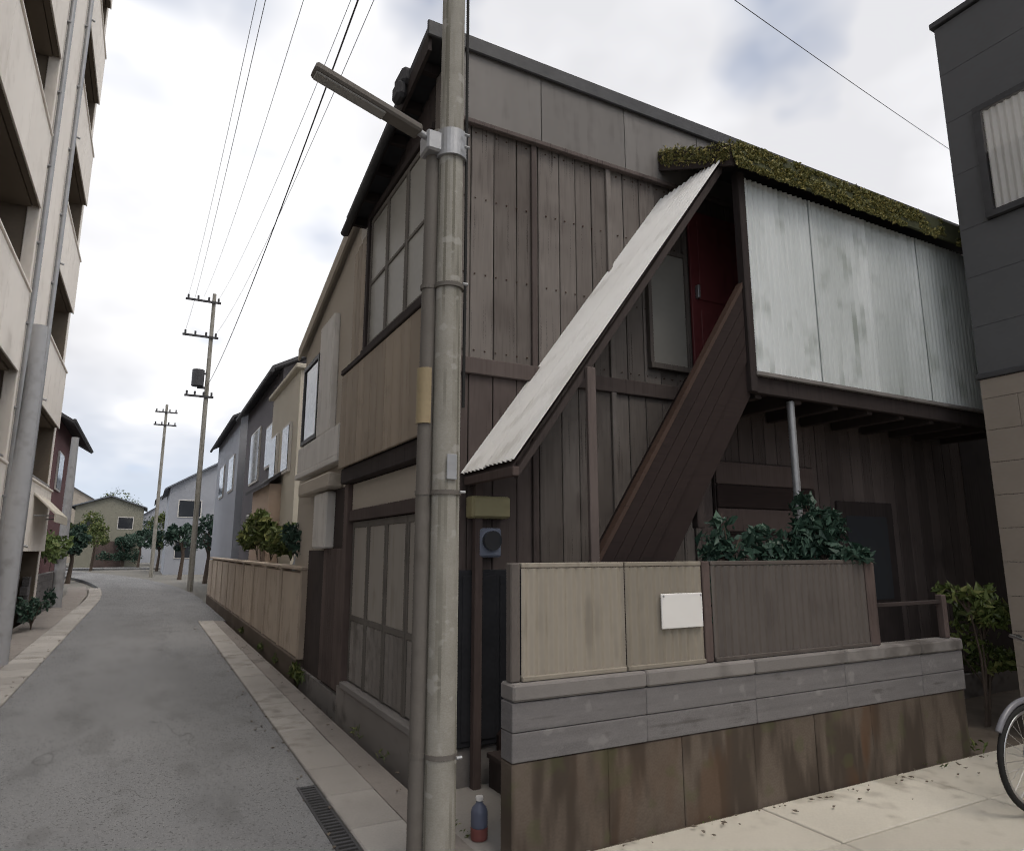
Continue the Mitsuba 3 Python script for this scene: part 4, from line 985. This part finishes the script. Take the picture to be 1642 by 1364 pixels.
# ------------------------------------------------------------------ apartment block on the left
A = thing('apartment_block', 'pale apartment block with stacked recessed balconies on the left side of the lane', 'apartment building')
XA = -2.1
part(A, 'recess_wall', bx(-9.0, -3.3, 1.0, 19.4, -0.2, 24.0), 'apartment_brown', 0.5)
part(A, 'end_wall', bx(-9.0, -2.2, 19.3, 19.6, -0.2, 24.0), 'apartment_pale', 0.5)
for y0, y1 in ((13.3, 15.6), (5.0, 6.2)):
    part(A, 'pier', bx(-2.30, -2.12, y0, y1, -0.2, 24.0, 0.01), 'apartment_pale', 0.4)
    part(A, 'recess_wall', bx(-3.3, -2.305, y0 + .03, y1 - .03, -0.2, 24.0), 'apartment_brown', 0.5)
part(A, 'recess_wall', bx(-3.3, -2.21, 19.24, 19.295, -0.2, 24.0), 'apartment_brown', 0.5)
for yd in (13.45, 15.45):
    part(A, 'downpipe', tube([[-2.06, yd, 0], [-2.06, yd, 23.5]], 0.045, 10), 'galvanised', 0.4, smooth=True)
    for z in np.arange(1.0, 14.0, 1.45):
        part(A, 'pipe_bracket', bx(-2.12, -2.05, yd - .055, yd + .055, z, z + .03), 'galvanised', 0.2)
for fl in range(8):
    zt = 3.0 + 2.9 * fl
    for y0, y1 in ((6.2, 13.3), (15.6, 19.28), (1.0, 5.0)):
        b = part(A, 'balcony', bx(XA - 0.13, XA - 0.03, y0, y1, zt - 1.40, zt - 0.045, 0.01), 'apartment_brown')
        npn = max(2, int(round((y1 - y0) / 1.8)))
        for q in range(npn):
            ya, yb_ = y0 + (y1 - y0) * q / npn, y0 + (y1 - y0) * (q + 1) / npn
            part(b, 'panel', bx(XA - 0.028, XA, ya + 0.004, yb_ - 0.004, zt - 1.42, zt - 0.045, 0.004), 'apartment_pale')
        part(b, 'rail', tube([[XA - 0.07, y0, zt + 0.09], [XA - 0.07, y1, zt + 0.09]], 0.018, 8), 'galvanised', 0.3)
        for yq in np.arange(y0 + 0.3, y1, 1.1):
            part(b, 'rail_post', tube([[XA - 0.07, yq, zt - 0.01], [XA - 0.07, yq, zt + 0.08]], 0.012, 6), 'galvanised', 0.3)
        part(b, 'drain_spout', tube([[XA - 0.03, y0 + 0.5, zt - 1.30], [XA + 0.07, y0 + 0.5, zt - 1.33]], 0.025, 8), 'galvanised', 0.2)
        part(b, 'coping', bx(XA - 0.17, XA + 0.03, y0 - 0.0, y1, zt - 0.043, zt, 0.008), 'apartment_pale', 0.9)
        part(b, 'floor_slab', bx(-3.3, XA - 0.142, y0, y1, zt - 1.42, zt - 1.25), 'apartment_brown', 0.7)
        if fl < 5:
            for yw in np.arange(y0 + 0.5, y1 - 1.6, 2.4):
                w = part(A, 'window', bx(-3.298, -3.25, yw, yw + 1.7, zt - 1.2, zt + 0.75), 'galvanised')
                part(w, 'pane', bx(-3.245, -3.235, yw + .06, yw + .82, zt - 1.14, zt + .69), 'dark_pane')
                part(w, 'pane', bx(-3.245, -3.235, yw + .88, yw + 1.64, zt - 1.14, zt + .69), 'dark_pane')
# planting and low wall in front of the apartments
pw = thing('block_wall', 'low grey block wall on the left pavement between the two short poles', 'wall')
yb = 19.0
while yb < 26.5:
    for r_ in range(5):
        o = 0.2 if r_ % 2 else 0
        part(pw, 'block', bx(-2.42, -2.28, yb - o + 0.004, yb - o + 0.596, 0.2 * r_ + 0.003 - 0.0, 0.2 * r_ + 0.197, 0.004), 'wall_grey')
    yb += 0.6
shrub('garden_shrub', 'bright green shrub growing over the low block wall on the left', [((-2.3, 21.5, 1.7), (.4, 1.2, .45), 900), ((-2.3, 23.8, 1.5), (.3, .8, .4), 500)], 'leaf_bright', 0.16, [((-2.5, 21.5, 0), (-2.4, 21.5, 1.7)), ((-2.5, 23.8, 0), (-2.4, 23.8, 1.5))], 400)
shrub('garden_shrub', 'low dark green plant at the foot of the short pole on the left pavement', [((-1.95, 17.2, .42), (.22, .6, .36), 600)], 'leaf_dark', 0.10, [((-1.95, 17.2, 0), (-1.95, 17.2, .45))], 430)
shrub('garden_shrub', 'green shrub at the left edge beside the apartment block', [((-2.35, 14.5, 1.6), (.28, .6, .5), 500)], 'leaf_bright', 0.13, [((-2.4, 14.5, 0), (-2.35, 14.5, 1.6))], 460)
aw = thing('awning', 'small cream awning on the apartment block above the pavement plants', 'awning')
part(aw, 'canvas', prism([(-2.1, 2.75), (-1.7, 2.35), (-1.7, 2.31), (-2.1, 2.71)], 'y', 16.6, 19.0), 'cream', 0.8)
part(aw, 'valance', bx(-1.715, -1.695, 16.6, 19.0, 2.17, 2.31), 'cream', 0.5)
part(aw, 'bracket', cat(tube([[-2.1, 16.8, 2.3], [-1.72, 16.8, 2.3]], .015, 6), tube([[-2.1, 18.8, 2.3], [-1.72, 18.8, 2.3]], .015, 6)), 'galvanised')
